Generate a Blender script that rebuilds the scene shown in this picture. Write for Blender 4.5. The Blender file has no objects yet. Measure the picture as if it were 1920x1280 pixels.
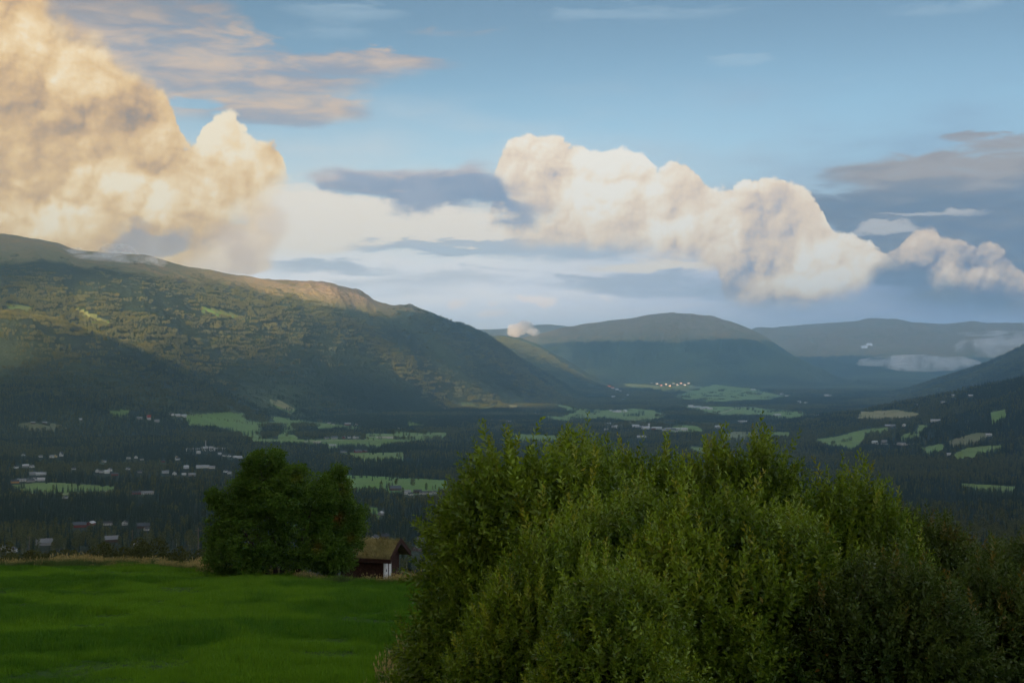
import bpy, math, random
import numpy as np
from mathutils import Vector, Matrix

# ------------------------------------------------------------------ basics
F = 2666.67            # focal length in photo pixels (50 mm on a 36 mm sensor)
HOR = 690.0            # horizon row
PITCH = math.atan((HOR - 640.0) / F)
SC = bpy.context.scene
COL = SC.collection
rng = np.random.default_rng(7)
random.seed(7)
R = math.radians

def adeg(px):
    return math.degrees(math.atan((px - 960.0) / F))

def tag(o, label=None, cat=None, group=None, kind=None):
    if label: o['label'] = label
    if cat: o['category'] = cat
    if group: o['group'] = group
    if kind: o['kind'] = kind
    return o

def empty(name, loc, rz=0.0):
    o = bpy.data.objects.new(name, None)
    o.location = loc
    o.rotation_euler = (0, 0, rz)
    o.empty_display_size = 0.5
    COL.objects.link(o)
    return o

def link(o, parent=None):
    COL.objects.link(o)
    if parent is not None:
        o.parent = parent
    return o

def np_mesh(name, verts, faces, mat=None, smooth=False, attrs=None, mats=None, midx=None):
    """verts (n,3); faces (m,k) array with k = 3 or 4"""
    verts = np.ascontiguousarray(verts, dtype=np.float32)
    faces = np.ascontiguousarray(faces, dtype=np.int32)
    me = bpy.data.meshes.new(name)
    m, k = faces.shape
    me.vertices.add(len(verts)); me.vertices.foreach_set('co', verts.ravel())
    me.loops.add(m * k); me.loops.foreach_set('vertex_index', faces.ravel())
    me.polygons.add(m)
    me.polygons.foreach_set('loop_start', np.arange(0, m * k, k, dtype=np.int32))
    me.polygons.foreach_set('loop_total', np.full(m, k, dtype=np.int32))
    if smooth:
        me.polygons.foreach_set('use_smooth', np.ones(m, dtype=bool))
    if midx is not None:
        me.polygons.foreach_set('material_index', np.asarray(midx, dtype=np.int32))
    me.update(calc_edges=True)
    for nm, arr in (attrs or {}).items():
        at = me.attributes.new(nm, 'FLOAT', 'POINT')
        at.data.foreach_set('value', np.ascontiguousarray(arr, dtype=np.float32))
    for mm in (mats or ([mat] if mat else [])):
        me.materials.append(mm)
    return me

# ------------------------------------------------------------------ numpy noise
def _hash(ix, iy, seed):
    h = (ix.astype(np.int64) * 374761393 + iy.astype(np.int64) * 668265263 + seed * 1442695041) & 0xffffffff
    h = ((h ^ (h >> 13)) * 1274126177) & 0xffffffff
    h = (h ^ (h >> 16)) & 0xffffffff
    return h / 4294967295.0

def vnoise(x, y, seed=0):
    ix, iy = np.floor(x), np.floor(y)
    fx, fy = x - ix, y - iy
    ux = fx * fx * fx * (fx * (fx * 6 - 15) + 10)
    uy = fy * fy * fy * (fy * (fy * 6 - 15) + 10)
    a = _hash(ix, iy, seed); b = _hash(ix + 1, iy, seed)
    c = _hash(ix, iy + 1, seed); d = _hash(ix + 1, iy + 1, seed)
    return (a * (1 - ux) + b * ux) * (1 - uy) + (c * (1 - ux) + d * ux) * uy

def fbm(x, y, seed=0, octv=5, gain=0.5):
    s = 0.0; amp = 1.0; tot = 0.0
    for i in range(octv):
        s = s + amp * vnoise(x * 2 ** i + 17.3 * i, y * 2 ** i - 9.1 * i, seed + i * 31)
        tot += amp; amp *= gain
    return s / tot * 2 - 1

def ridged(x, y, seed=0, octv=4):
    s = 0.0; amp = 1.0; tot = 0.0
    for i in range(octv):
        s = s + amp * (1 - np.abs(vnoise(x * 2 ** i + 5.3 * i, y * 2 ** i + 3.7 * i, seed + i * 17) * 2 - 1))
        tot += amp; amp *= 0.5
    return s / tot

def sstep(a, b, x):
    t = np.clip((x - a) / (b - a), 0, 1)
    return t * t * (3 - 2 * t)

def in_poly(px, py, poly):
    ins = np.zeros(px.shape, dtype=bool)
    n = len(poly)
    for i in range(n):
        x1, y1 = poly[i]; x2, y2 = poly[(i + 1) % n]
        if y1 == y2: continue
        c = ((y1 > py) != (y2 > py)) & (px < (x2 - x1) * (py - y1) / (y2 - y1) + x1)
        ins ^= c
    return ins

# ------------------------------------------------------------------ pixel <-> world
cp, sp = math.cos(PITCH), math.sin(PITCH)
def project(x, y, z):
    dep = y * cp + z * sp
    up = -y * sp + z * cp
    dep = np.where(dep < 0.1, 0.1, dep)
    return 960 + F * x / dep, 640 - F * up / dep

def pix_dir(px, py):
    a = (px - 960) / F; b = (640 - py) / F
    return np.array([a, cp - b * sp, sp + b * cp])

# ------------------------------------------------------------------ terrain height field
BASE = [(-9000, 900), (-4000, 470), (-1500, 185), (-300, 40), (-40, 3.0), (0, -5.0), (20, -7.0), (60, -10.6), (100, -14.5), (117, -16.3),
        (128, -18.0), (150, -22), (200, -33), (400, -72), (700, -110), (1000, -133), (1400, -158), (2000, -180),
        (3000, -192), (5000, -195), (7600, -194), (9000, -182), (10500, -160), (12000, -132), (16000, -60), (40000, 0)]
_bx = np.array([p[0] for p in BASE], float); _bz = np.array([p[1] for p in BASE], float)

_ea = np.array([adeg(v) for v in (-2000, 300, 400, 550, 700, 820, 3000)]); _ed = np.array([117, 117, 108, 98, 91, 88, 88.])
def P(px, y, rc, rf): return (adeg(px), y, rc, rf)
LAYERS = {
 'left_mountain': [(-180, 560, 7000, 5000), (-60, 520, 7000, 4600), (-40, 470, 6900, 4500), P(-200, 442, 6800, 4400), P(0, 446, 6900, 4400), P(40, 449, 6900, 4400),
    P(75, 453, 6900, 4400), P(110, 461, 6950, 4400), P(140, 471, 7000, 4500), P(170, 474, 7000, 4500), P(200, 477, 7000, 4500), P(240, 480, 7000, 4600),
    P(270, 481, 7000, 4600), P(300, 488, 7000, 4700), P(330, 496, 7000, 4800), P(360, 502, 7050, 4900), P(400, 509, 7100, 5000), P(440, 518, 7200, 5100), P(480, 523, 7300, 5200), P(520, 525, 7400, 5300),
    P(560, 528, 7500, 5400), P(590, 529, 7550, 5500), P(620, 534, 7600, 5600), P(650, 541, 7700, 5700), P(672, 545, 7750, 5800), P(690, 553, 7800, 5850), P(700, 561, 7800, 5900),
    P(715, 567, 7800, 5950), P(732, 571, 7850, 6000), P(752, 571, 7900, 6050), P(772, 573, 7950, 6100), P(790, 581, 8000, 6200), P(812, 589, 8050, 6300), P(829, 596, 8100, 6400),
    P(860, 608, 8300, 6600), P(888, 620, 8500, 6800), P(905, 627, 8600, 6900), P(919, 634, 8700, 7000), P(950, 655, 8900, 7200), P(982, 677, 9100, 7450), P(1004, 692, 9200, 7700),
    P(1044, 716, 9400, 8200), P(1072, 734, 9500, 8700), P(1110, 752, 9600, 9000), P(1160, 790, 9700, 9200), (7, 900, 9700, 9200), (180, 900, 9700, 9200)],
 'left_spur': [(-180, 640, 5000, 4000), P(-600, 580, 5000, 3900), P(-200, 586, 4950, 3900), P(0, 590, 4950, 3900), P(60, 596, 4950, 3900), P(110, 606, 5000, 3950), P(150, 618, 5000, 3950), P(190, 630, 5050, 4000), P(225, 645, 5050, 4000),
    P(260, 659, 5100, 4050), P(320, 692, 5150, 4100), P(400, 727, 5200, 4200), P(480, 765, 5250, 4400), P(560, 805, 5300, 4500), P(600, 900, 5300, 4500), (180, 900, 5300, 4500)],
 'lit_spur': [(-180, 900, 11000, 9300), P(760, 700, 10700, 9300), P(860, 652, 10700, 9300), P(905, 637, 10800, 9300), P(922, 631, 10800, 9300), P(935, 629, 10800, 9300), P(950, 630, 10850, 9350), P(979, 635, 10900, 9400), P(1013, 647, 11000, 9500),
    P(1044, 664, 11100, 9600), P(1075, 683, 11200, 9700), P(1107, 702, 11300, 9850), P(1138, 719, 11400, 10000), P(1153, 726, 11400, 10100), P(1200, 744, 11500, 10300), P(1260, 775, 11500, 10400), P(1320, 860, 11500, 10400), (180, 900, 11500, 10400)],
 'domed_mountain': [(-180, 800, 14500, 12000), P(700, 700, 14500, 12200), P(900, 655, 14500, 12200), P(960, 640, 14500, 12200), P(1020, 624, 14500, 12200), P(1060, 613, 14500, 12200), P(1110, 605, 14400, 12200), P(1150, 600, 14300, 12200), P(1180, 597, 14300, 12200),
    P(1210, 591, 14200, 12200), P(1240, 588, 14200, 12100), P(1275, 587, 14200, 12000), P(1300, 589, 14200, 12000), P(1330, 593, 14200, 12000), P(1350, 597, 14200, 12000), P(1375, 604, 14200, 12000), P(1400, 613, 14200, 12000), P(1420, 622, 14200, 12000), P(1440, 634, 14200, 12000),
    P(1480, 661, 14000, 11900), P(1520, 686, 13800, 11800), P(1560, 704, 13500, 11700), P(1620, 722, 13000, 11500), P(1700, 741, 12500, 11200), P(1800, 770, 12000, 11000), (25, 900, 12000, 11000), (180, 900, 12000, 11000)],
 'far_hill': [(-180, 720, 20000, 17000), P(600, 650, 20000, 17000), P(800, 628, 20000, 17000), P(890, 619, 20000, 17000), P(940, 617, 20000, 17000), P(1000, 610, 20000, 17000), P(1030, 608, 20000, 17000), P(1050, 610, 20000, 17000), P(1075, 614, 20000, 17000), P(1120, 625, 20000, 17000), P(1200, 650, 20000, 17000), P(1300, 700, 20000, 17000), (180, 900, 20000, 17000)],
 'far_range': [(-180, 900, 21000, 15000), P(1300, 650, 21000, 16500), P(1360, 628, 21000, 16000), P(1420, 617, 21000, 15500), P(1460, 613, 21000, 15000), P(1500, 610, 21000, 15000), P(1560, 606, 21000, 15000), P(1600, 603, 21000, 15000), P(1625, 600, 21000, 15000), P(1650, 600, 21000, 15000),
    P(1700, 604, 21000, 15000), P(1760, 608, 21000, 15000), P(1820, 606, 21000, 15000), P(1920, 608, 21000, 15000), P(2200, 604, 21000, 14000), (40, 620, 19000, 12000), (180, 700, 19000, 12000)],
 'right_hill': [(-180, 900, 9000, 6000), P(1480, 800, 10500, 8500), P(1560, 764, 10300, 8300), P(1620, 748, 10000, 8000), P(1700, 731, 9700, 7600), P(1780, 706, 9400, 7000), P(1850, 682, 9200, 6500), P(1885, 668, 9000, 6200), P(1920, 650, 9000, 6000), P(2100, 585, 8500, 5500), (45, 560, 8000, 5000), (90, 600, 8000, 5000), (180, 800, 8000, 5000)],
 'right_slope': [(-180, 900, 4500, 2500), P(1330, 830, 5000, 3800), P(1420, 803, 4900, 3600), P(1500, 790, 4800, 3300), P(1560, 781, 4700, 3000), P(1600, 775, 4600, 2900), P(1650, 767, 4600, 2700), P(1700, 757, 4500, 2600), P(1750, 748, 4500, 2500), P(1800, 736, 4400, 2400), P(1860, 724, 4400, 2300), P(1920, 712, 4300, 2200), P(2200, 670, 4200, 2000), (60, 620, 4200, 1800), (180, 700, 4200, 1800)],
 'valley_wall': [(-180, 470, 4600, 1500), (-150, 440, 5200, 2000), (-120, 430, 5600, 2600), (-95, 440, 6000, 3200), (-75, 470, 6200, 3800), (-58, 500, 6300, 4100), (-45, 560, 6500, 4300), (-38, 900, 6500, 4300), (150, 900, 5000, 2000), (180, 470, 4600, 1500)],
}
LNAMES = list(LAYERS)
LT = {k: np.array(v, float) for k, v in LAYERS.items()}

def base_h(x, y):
    yy = np.where(y > 0, np.hypot(y, 0.25 * x), y)
    e = np.interp(np.degrees(np.arctan2(x, np.maximum(y, 1))), _ea, _ed)     # far edge of the meadow plane
    z0 = np.interp(yy, _bx, _bz)
    ze = np.interp(np.maximum(yy - e, 0) + 117, _bx, _bz) + .095 * (117 - e) * (1 - sstep(150, 500, yy))
    z = np.where(yy > e, np.where(yy < 600, ze, z0), z0)
    r = np.hypot(x, y)
    m = sstep(500, 1600, r)
    z = z + m * 9 * fbm(x / 900, y / 900, 3, 4)
    z = z + sstep(120, 300, r) * (1 - m) * 5 * fbm(x / 160, y / 160, 8, 3)
    z = z + (1 - sstep(150, 400, r)) * (0.30 * fbm(x / 30, y / 20, 5, 3) + .10 * fbm(x / 3, y / 3, 6, 2))
    return z

def terrain_h(x, y, want_layer=False):
    x = np.asarray(x, float); y = np.asarray(y, float)
    r = np.hypot(x, y)
    a = np.degrees(np.arctan2(x, y))
    b = base_h(x, y)
    K = 9.0
    acc = np.ones_like(b); ref = b.copy()
    zs = [b]
    ca = np.cos(np.radians(np.clip(a, -25, 25)))
    for i, nm in enumerate(LNAMES):
        T = LT[nm]
        yc = np.interp(a, T[:, 0], T[:, 1]); rc = np.interp(a, T[:, 0], T[:, 2]); rf = np.interp(a, T[:, 0], T[:, 3])
        big = nm in ('far_range', 'far_hill', 'domed_mountain')
        wob = fbm(x / 1700 + i * 7, y / 1700, 40 + i, 3)
        rf = rf + 350 * wob
        zc = (HOR - yc) / F * rc * ca
        s = (r - rf) / (rc - rf)
        sc = np.clip(s, 0, 1)
        p = np.sin(np.pi / 2 * sc) ** (1.22 if nm in ('left_mountain', 'left_spur') else 1.35)
        amp = {'left_mountain': 70, 'left_spur': 45, 'lit_spur': 60, 'domed_mountain': 170, 'far_hill': 80, 'far_range': 220, 'right_hill': 60, 'right_slope': 45, 'valley_wall': 60}[nm]
        wsc = 1150.0 if big else 900.0
        env = np.sin(np.pi * np.clip(sc, 0, 1)) ** 0.8
        # gullies run down the slope: stretch the noise along the fall line
        g = ridged(a * rc / 57.3 / (wsc * 0.5) - 0.5 * (rc - r) / wsc + 0.9 * wob, r / (wsc * 1.1), 60 + i, 4) - 0.62
        crestn = 8.0 * fbm(x / 150, y / 150, 90 + i, 5) * sstep(0.55, 0.9, s)
        z = b + (zc - b) * p + env * amp * g + crestn
        back = np.clip(r - rc, 0, None)
        z = np.where(s > 1, zc + crestn - back * back / (back + 900.0) * 0.42, z)
        z = np.where(s <= 0, b - 60 - 0.3 * (rf - r), z)
        if nm == 'left_mountain':
            U = 960 + F * np.tan(np.radians(np.clip(a, -60, 60)))
            kn = np.exp(-((U - 660) / 75) ** 2) * sstep(0.72, 0.86, s) + np.exp(-((U - 750) / 40) ** 2) * sstep(0.7, 0.85, s)
            z = z + 16 * (ridged(x / 95, y / 95, 78, 4) - 0.62) * sstep(0.55, 0.8, s) * np.interp(U, [300, 450], [.35, 1])
            z = z + kn * 45 * (ridged(x / 240, y / 240, 77, 4) - 0.72)
        zs.append(z)
    Z = np.stack(zs)
    m = Z.max(0)
    out = m + K * np.log(np.exp((Z - m) / K).sum(0))
    out = np.where(r < 1200, b, out)
    # gully between the near-left spur and the main slope
    if want_layer:
        return out, Z.argmax(0)
    return out

def ground(x, y):
    return float(terrain_h(np.array([x]), np.array([y]))[0])

def hit(px, py, rmin=60.0, rmax=24000.0):
    """first point of the terrain seen along a photo pixel"""
    d = pix_dir(px, py)
    t = np.geomspace(rmin, rmax, 2600)
    X, Y, Zr = d[0] * t, d[1] * t, d[2] * t
    h = terrain_h(X, Y)
    below = np.nonzero(Zr < h)[0]
    if len(below) == 0: return None
    i = max(below[0], 1)
    f0 = Zr[i - 1] - h[i - 1]; f1 = Zr[i] - h[i]
    k = f0 / (f0 - f1) if f0 != f1 else 0
    tt = t[i - 1] + (t[i] - t[i - 1]) * k
    return np.array([d[0] * tt, d[1] * tt, d[2] * tt])
# ------------------------------------------------------------------ farm fields seen in the valley (outlines as photo pixels, laid on the terrain)
# name, colour class, outline, depth window
FIELDS = [
 ('g', [(22,908),(84,904),(214,910),(216,918),(118,922),(45,918)]),
 ('g', [(202,768),(222,765),(245,763),(240,773),(215,774)]),
 ('b', [(28,792),(60,790),(104,793),(125,798),(60,800)]),
 ('g', [(345,777),(380,774),(430,771),(478,775),(517,780),(557,786),(613,794),(675,800),(760,806),(838,811),(838,815),(799,817),(776,825),(725,831),(709,836),(683,833),(613,832),(540,828),(478,824),(453,811),(422,800),(390,796),(352,792)]),
 ('g', [(641,849),(700,848),(754,847),(758,857),(683,858)]),
 ('G', [(598,889),(650,891),(720,893),(838,900),(842,914),(760,914),(660,913),(600,904)]),
 ('t', [(506,748),(518,749),(529,752),(545,758),(556,766),(540,767),(517,758)]),
 ('G', [(690,950),(712,951),(709,958),(692,958)]),
 ('y', [(860,750),(887,755),(895,762),(910,763),(922,758),(940,756),(922,764),(912,767),(895,766),(867,757)]),
 ('t', [(943,757),(958,758),(975,760),(972,765),(950,765)]),
 ('g', [(1035,755),(1060,760),(1090,766),(1160,769),(1184,765),(1228,769),(1254,778),(1250,781),(1232,785),(1206,790),(1177,787),(1135,781),(1047,781),(1072,773),(1042,761)]),
 ('g', [(1018,777),(1045,781),(1075,785),(1072,790),(1030,786)]),
 ('g', [(756,790),(780,792),(802,797),(800,800),(758,797)]),
 ('g', [(960,813),(1065,817),(1065,821),(960,818)]),
 ('g', [(1262,796),(1302,797),(1326,802),(1315,809),(1280,806),(1249,812)]),
 ('y', [(1168,716),(1210,721),(1245,725),(1293,722),(1315,725),(1306,732),(1249,733),(1223,728),(1173,721)]),
 ('g', [(1258,742),(1293,735),(1337,720),(1375,725),(1413,729),(1468,742),(1446,749),(1402,749),(1337,754),(1293,752)]),
 ('g', [(1243,753),(1289,761),(1385,762),(1446,766),(1516,773),(1512,781),(1481,781),(1424,776),(1348,777),(1318,770)]),
 ('g', [(1284,836),(1311,837),(1348,842),(1345,850),(1328,852)]),
 ('g', [(1381,854),(1416,857),(1413,862),(1385,861)]),
 ('b', [(1372,809),(1424,810),(1424,817),(1345,818)]),
 ('g', [(1433,808),(1481,810),(1477,816),(1438,815)]),
 ('g', [(1470,904),(1500,906),(1508,914),(1480,915)]),
 ('g', [(1526,824),(1570,817),(1622,805),(1664,799),(1664,804),(1624,811),(1622,821),(1603,839),(1554,833)]),
 ('g', [(1687,816),(1716,808),(1720,796),(1744,796),(1711,816),(1692,820)]),
 ('g', [(1723,838),(1765,831),(1772,837),(1739,845)]),
 ('b', [(1774,827),(1828,811),(1852,810),(1833,823),(1795,832)]),
 ('g', [(1784,852),(1814,838),(1875,833),(1884,836),(1852,844),(1830,846),(1828,858)]),
 ('g', [(1856,773),(1884,768),(1887,778),(1861,788)]),
 ('g', [(1779,904),(1850,908),(1914,912),(1898,917),(1816,912)]),
 ('y', [(372,573),(400,575),(440,585),(470,594),(430,589),(392,581)]),
 ('y', [(128,573),(150,577),(185,590),(206,602),(190,602),(160,592)]),
 ('y', [(4,564),(30,568),(58,574),(50,580),(24,574)]),
 ('s', [(1606,651),(1620,645),(1635,641),(1635,643),(1612,651)]),
 ('t', [(1600,772),(1680,768),(1730,776),(1690,782),(1610,784)]),
]
CLS = {'s': 2.0, 'g': 0.35, 'G': 0.6, 'b': 0.0, 't': 1.0, 'y': 0.85}

# small roads through the fields; groves stay forest because they are not part of these outlines
GROVES = [
 [(455,775),(470,773),(505,777),(514,789),(490,791),(460,787)], [(488,799),(520,797),(528,806),(518,821),(490,822)],
 [(553,795),(584,797),(587,805),(556,805)], [(545,811),(590,806),(640,806),(686,812),(684,824),(600,822),(560,821)], [(676,803),(700,801),(740,805),(738,813),(690,812)],
 [(745,805),(800,809),(800,812),(745,809)],
]
HEDGES = [[(347,778),(400,786),(440,792),(500,793),(560,799)], [(440,792),(520,802),(610,812)], [(620,797),(700,806),(800,814)]]

HOUSE_PX = []     # filled by the house list: (px, py, half width px)

def seg_dist(px, py, line):
    d = np.full(px.shape, 1e9)
    for (x1, y1), (x2, y2) in zip(line[:-1], line[1:]):
        vx, vy = x2 - x1, y2 - y1
        t = np.clip(((px - x1) * vx + (py - y1) * vy) / (vx * vx + vy * vy), 0, 1)
        d = np.minimum(d, np.hypot(px - x1 - t * vx, py - y1 - t * vy))
    return d

def field_mask(px, py, dist, ext=True, wob=None):
    """index of the farm field at a point seen at px,py; fields reach one tree height further towards the viewer"""
    fid = np.full(px.shape, -1)
    if ext and wob is not None: px = px + wob[0]; py = py + wob[1]
    occ = np.where(dist > 400, 9.0 / np.maximum(dist, 1) * F, 0) if ext else 0 * px
    for i, (c, poly) in enumerate(FIELDS):
        ys = [p[1] for p in poly]
        near = (py > min(ys) - 2) & (py < max(ys) + 40)
        xs = [p[0] for p in poly]
        near &= (px > min(xs)) & (px < max(xs))
        if not near.any(): continue
        q = np.nonzero(near)[0]
        m = in_poly(px[q], py[q], poly) | (in_poly(px[q], py[q] - occ[q], poly) & (occ[q] < 40)) | (in_poly(px[q], py[q] - occ[q] * .5, poly) & (occ[q] < 40))
        fid[q[m]] = i
    return fid

def grove_mask(px, py):
    g = np.zeros(px.shape, bool)
    for poly in GROVES: g |= in_poly(px, py, poly)
    return g
# ------------------------------------------------------------------ materials
class G:
    """tiny helper to write node graphs"""
    def __init__(s, tree): s.t = tree; s.n = tree.nodes; s.l = tree.links
    def node(s, typ, **kw):
        nd = s.n.new(typ)
        for k, v in kw.items(): setattr(nd, k, v)
        return nd
    def put(s, sock, v):
        if isinstance(v, bpy.types.NodeSocket): s.l.new(v, sock)
        elif v is not None: sock.default_value = v
    def m(s, op, a, b=None, c=None, clamp=False):
        nd = s.node('ShaderNodeMath', operation=op, use_clamp=clamp)
        s.put(nd.inputs[0], a)
        if b is not None: s.put(nd.inputs[1], b)
        if c is not None: s.put(nd.inputs[2], c)
        return nd.outputs[0]
    def ss(s, x, a, b, lo=0.0, hi=1.0):
        nd = s.node('ShaderNodeMapRange', interpolation_type='SMOOTHSTEP')
        s.put(nd.inputs[0], x); s.put(nd.inputs[1], a); s.put(nd.inputs[2], b); s.put(nd.inputs[3], lo); s.put(nd.inputs[4], hi)
        return nd.outputs[0]
    def lin(s, x, a, b, lo=0.0, hi=1.0):
        nd = s.node('ShaderNodeMapRange', interpolation_type='LINEAR')
        s.put(nd.inputs[0], x); s.put(nd.inputs[1], a); s.put(nd.inputs[2], b); s.put(nd.inputs[3], lo); s.put(nd.inputs[4], hi)
        return nd.outputs[0]
    def vm(s, op, a, b=None):
        nd = s.node('ShaderNodeVectorMath', operation=op)
        s.put(nd.inputs[0], a)
        if b is not None:
            s.put(nd.inputs['Scale'] if op == 'SCALE' else nd.inputs[1], b)
        return nd.outputs[1] if op in ('DOT_PRODUCT', 'LENGTH') else nd.outputs[0]
    def noise(s, v, scale, detail=4.0, rough=0.55, dist=0.0, typ='FBM', out=0):
        nd = s.node('ShaderNodeTexNoise', noise_dimensions='3D', noise_type=typ)
        s.put(nd.inputs['Vector'], v); s.put(nd.inputs['Scale'], scale)
        s.put(nd.inputs['Detail'], detail); s.put(nd.inputs['Roughness'], rough); s.put(nd.inputs['Distortion'], dist)
        return nd.outputs[out]
    def mix(s, f, a, b, blend='MIX'):
        nd = s.node('ShaderNodeMix', data_type='RGBA', blend_type=blend)
        s.put(nd.inputs[0], f)
        s.put(nd.inputs[6], a if isinstance(a, bpy.types.NodeSocket) else (*a[:3], 1))
        s.put(nd.inputs[7], b if isinstance(b, bpy.types.NodeSocket) else (*b[:3], 1))
        return nd.outputs[2]
    def attr(s, name, out='Fac'):
        nd = s.node('ShaderNodeAttribute', attribute_name=name)
        return nd.outputs[out]
    def ramp(s, f, stops):
        nd = s.node('ShaderNodeValToRGB')
        cr = nd.color_ramp
        while len(cr.elements) < len(stops): cr.elements.new(0.5)
        for e, (p, c) in zip(cr.elements, stops):
            e.position = p; e.color = (*c[:3], 1)
        s.put(nd.inputs[0], f)
        return nd.outputs[0]

def new_mat(name, rough=0.9, spec=0.2):
    m = bpy.data.materials.new(name); m.use_nodes = True
    g = G(m.node_tree)
    b = m.node_tree.nodes['Principled BSDF']
    b.inputs['Roughness'].default_value = rough
    b.inputs['Specular IOR Level'].default_value = spec
    return m, g, b

def bump(g, b, h, strength, distance):
    nd = g.node('ShaderNodeBump')
    nd.inputs['Strength'].default_value = strength; nd.inputs['Distance'].default_value = distance
    g.put(nd.inputs['Height'], h)
    g.put(b.inputs['Normal'], nd.outputs[0])

def plain_mat(name, col, rough=0.8, spec=0.2, var=0.15, scale=3.0):
    m, g, b = new_mat(name, rough, spec)
    tc = g.node('ShaderNodeTexCoord').outputs['Object']
    n = g.noise(tc, scale, 4)
    c = g.mix(g.lin(n, .3, .7), tuple(v * (1 - var) for v in col), tuple(min(1, v * (1 + var)) for v in col))
    g.put(b.inputs['Base Color'], c)
    return m

def terrain_mat():
    """forest floor, heath, bare rock, tree line"""
    m, g, b = new_mat('hillside_cover', 0.95, 0.1)
    pos = g.node('ShaderNodeNewGeometry').outputs['Position']
    cov = g.attr('bare')            # 0 forest .. 1 above the tree line
    rock = g.attr('rocky')
    n1 = g.noise(pos, 1 / 420.0, 6, .6)
    n2 = g.noise(pos, 1 / 90.0, 6, .65)
    n3 = g.noise(pos, 1 / 22.0, 5, .7)
    forest = g.mix(g.lin(n2, .35, .65), (.012, .022, .011), (.024, .038, .016))
    forest = g.mix(g.lin(n3, .3, .7, 0, .7), forest, (.012, .022, .012))
    n0 = g.noise(pos, 1 / 1100.0, 5, .6)
    forest = g.mix(g.ss(n0, .46, .60, 0, .8), forest, (.062, .085, .034))
    heath = g.mix(g.lin(n1, .38, .62), (.18, .165, .055), (.33, .225, .095))
    heath = g.mix(g.lin(n2, .42, .62), heath, (.11, .13, .04))
    heath = g.mix(g.lin(n3, .45, .75, 0, .6), heath, (.24, .18, .11))
    rk = g.mix(g.lin(n3, .35, .65), (.50, .36, .23), (.22, .17, .12))
    rmask = g.m('MULTIPLY', g.ss(g.m('ADD', g.m('MULTIPLY', n2, .6), g.m('MULTIPLY', n3, .5)), .47, .60), rock, clamp=True)
    heath = g.mix(rmask, heath, rk)
    edge = g.ss(g.m('ADD', cov, g.m('MULTIPLY', g.m('SUBTRACT', n2, .5), .9)), .35, .65)
    g.put(b.inputs['Base Color'], g.mix(edge, forest, heath))
    h = g.m('ADD', g.m('MULTIPLY', n2, 1.0), g.m('MULTIPLY', n3, .7))
    bump(g, b, h, 1.0, 26.0)
    return m

def snow_mat():
    return plain_mat('old_snow', (.75, .78, .82), .6, .3, .08, .01)

def field_mat():
    m, g, b = new_mat('farm_field', 0.95, 0.1)
    pos = g.node('ShaderNodeNewGeometry').outputs['Position']
    k = g.attr('crop')
    n1 = g.noise(pos, 1 / 140.0, 4, .6)
    n2 = g.noise(pos, 1 / 35.0, 5, .6)
    wv = g.node('ShaderNodeTexWave', wave_type='BANDS', bands_direction='DIAGONAL')
    g.put(wv.inputs['Vector'], pos); wv.inputs['Scale'].default_value = .03; wv.inputs['Distortion'].default_value = 3
    wv.inputs['Detail'].default_value = 2; wv.inputs['Detail Scale'].default_value = .02
    col = g.ramp(k, [(0.0, (.13, .115, .07)), (.2, (.10, .16, .045)), (.45, (.10, .22, .040)), (.65, (.055, .21, .022)), (.85, (.10, .115, .036)), (1.0, (.27, .23, .13))])
    col = g.mix(g.lin(n1, .38, .62, 0, .8), col, g.mix(.5, col, (.12, .17, .05)))
    col = g.mix(g.lin(n2, .35, .7, 0, .55), col, (.05, .085, .03))
    col = g.mix(g.m('MULTIPLY', wv.outputs['Fac'], .35), col, (.16, .18, .06))
    g.put(b.inputs['Base Color'], col)
    return m
MAT_SNOW = None

def meadow_mat():
    m, g, b = new_mat('meadow_turf', 0.95, 0.1)
    pos = g.node('ShaderNodeNewGeometry').outputs['Position']
    n1 = g.noise(pos, 1 / 14.0, 4, .55)
    n2 = g.noise(pos, 1 / 1.3, 5, .6)
    col = g.mix(g.lin(n1, .38, .62), (.012, .052, .003), (.034, .080, .004))
    col = g.mix(g.lin(n2, .4, .75, 0, .8), col, (.012, .042, .006))
    g.put(b.inputs['Base Color'], col)
    bump(g, b, n2, .8, .3)
    return m

def leaf_mat(name, c1, c2, c3=None, amt3=0.0, trans=0.35, rough=.55, spec=.3, scale=1.2, world=False):
    m, g, b = new_mat(name, rough, spec)
    tc = g.node('ShaderNodeTexCoord').outputs['Object']
    tint = g.attr('tint')
    if world:
        tc = g.node('ShaderNodeNewGeometry').outputs['Position']
        tint = g.m('ADD', g.m('MULTIPLY', tint, .4), g.m('MULTIPLY', g.node('ShaderNodeObjectInfo').outputs['Random'], .6))
    n = g.noise(tc, scale, 3, .6)
    if world: n = g.lin(n, .42, .58)
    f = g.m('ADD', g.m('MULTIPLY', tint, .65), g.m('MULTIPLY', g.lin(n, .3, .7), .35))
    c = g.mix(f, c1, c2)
    if c3 is not None:
        c = g.mix(g.m('MULTIPLY', g.attr('autumn'), amt3), c, c3)
    g.put(b.inputs['Base Color'], c)
    if trans > 0:
        out = m.node_tree.nodes['Material Output']
        tr = g.node('ShaderNodeBsdfTranslucent'); g.put(tr.inputs['Color'], c)
        mx = g.node('ShaderNodeMixShader'); mx.inputs[0].default_value = trans
        g.l.new(b.outputs[0], mx.inputs[1]); g.l.new(tr.outputs[0], mx.inputs[2])
        g.l.new(mx.outputs[0], out.inputs['Surface'])
    return m

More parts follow.
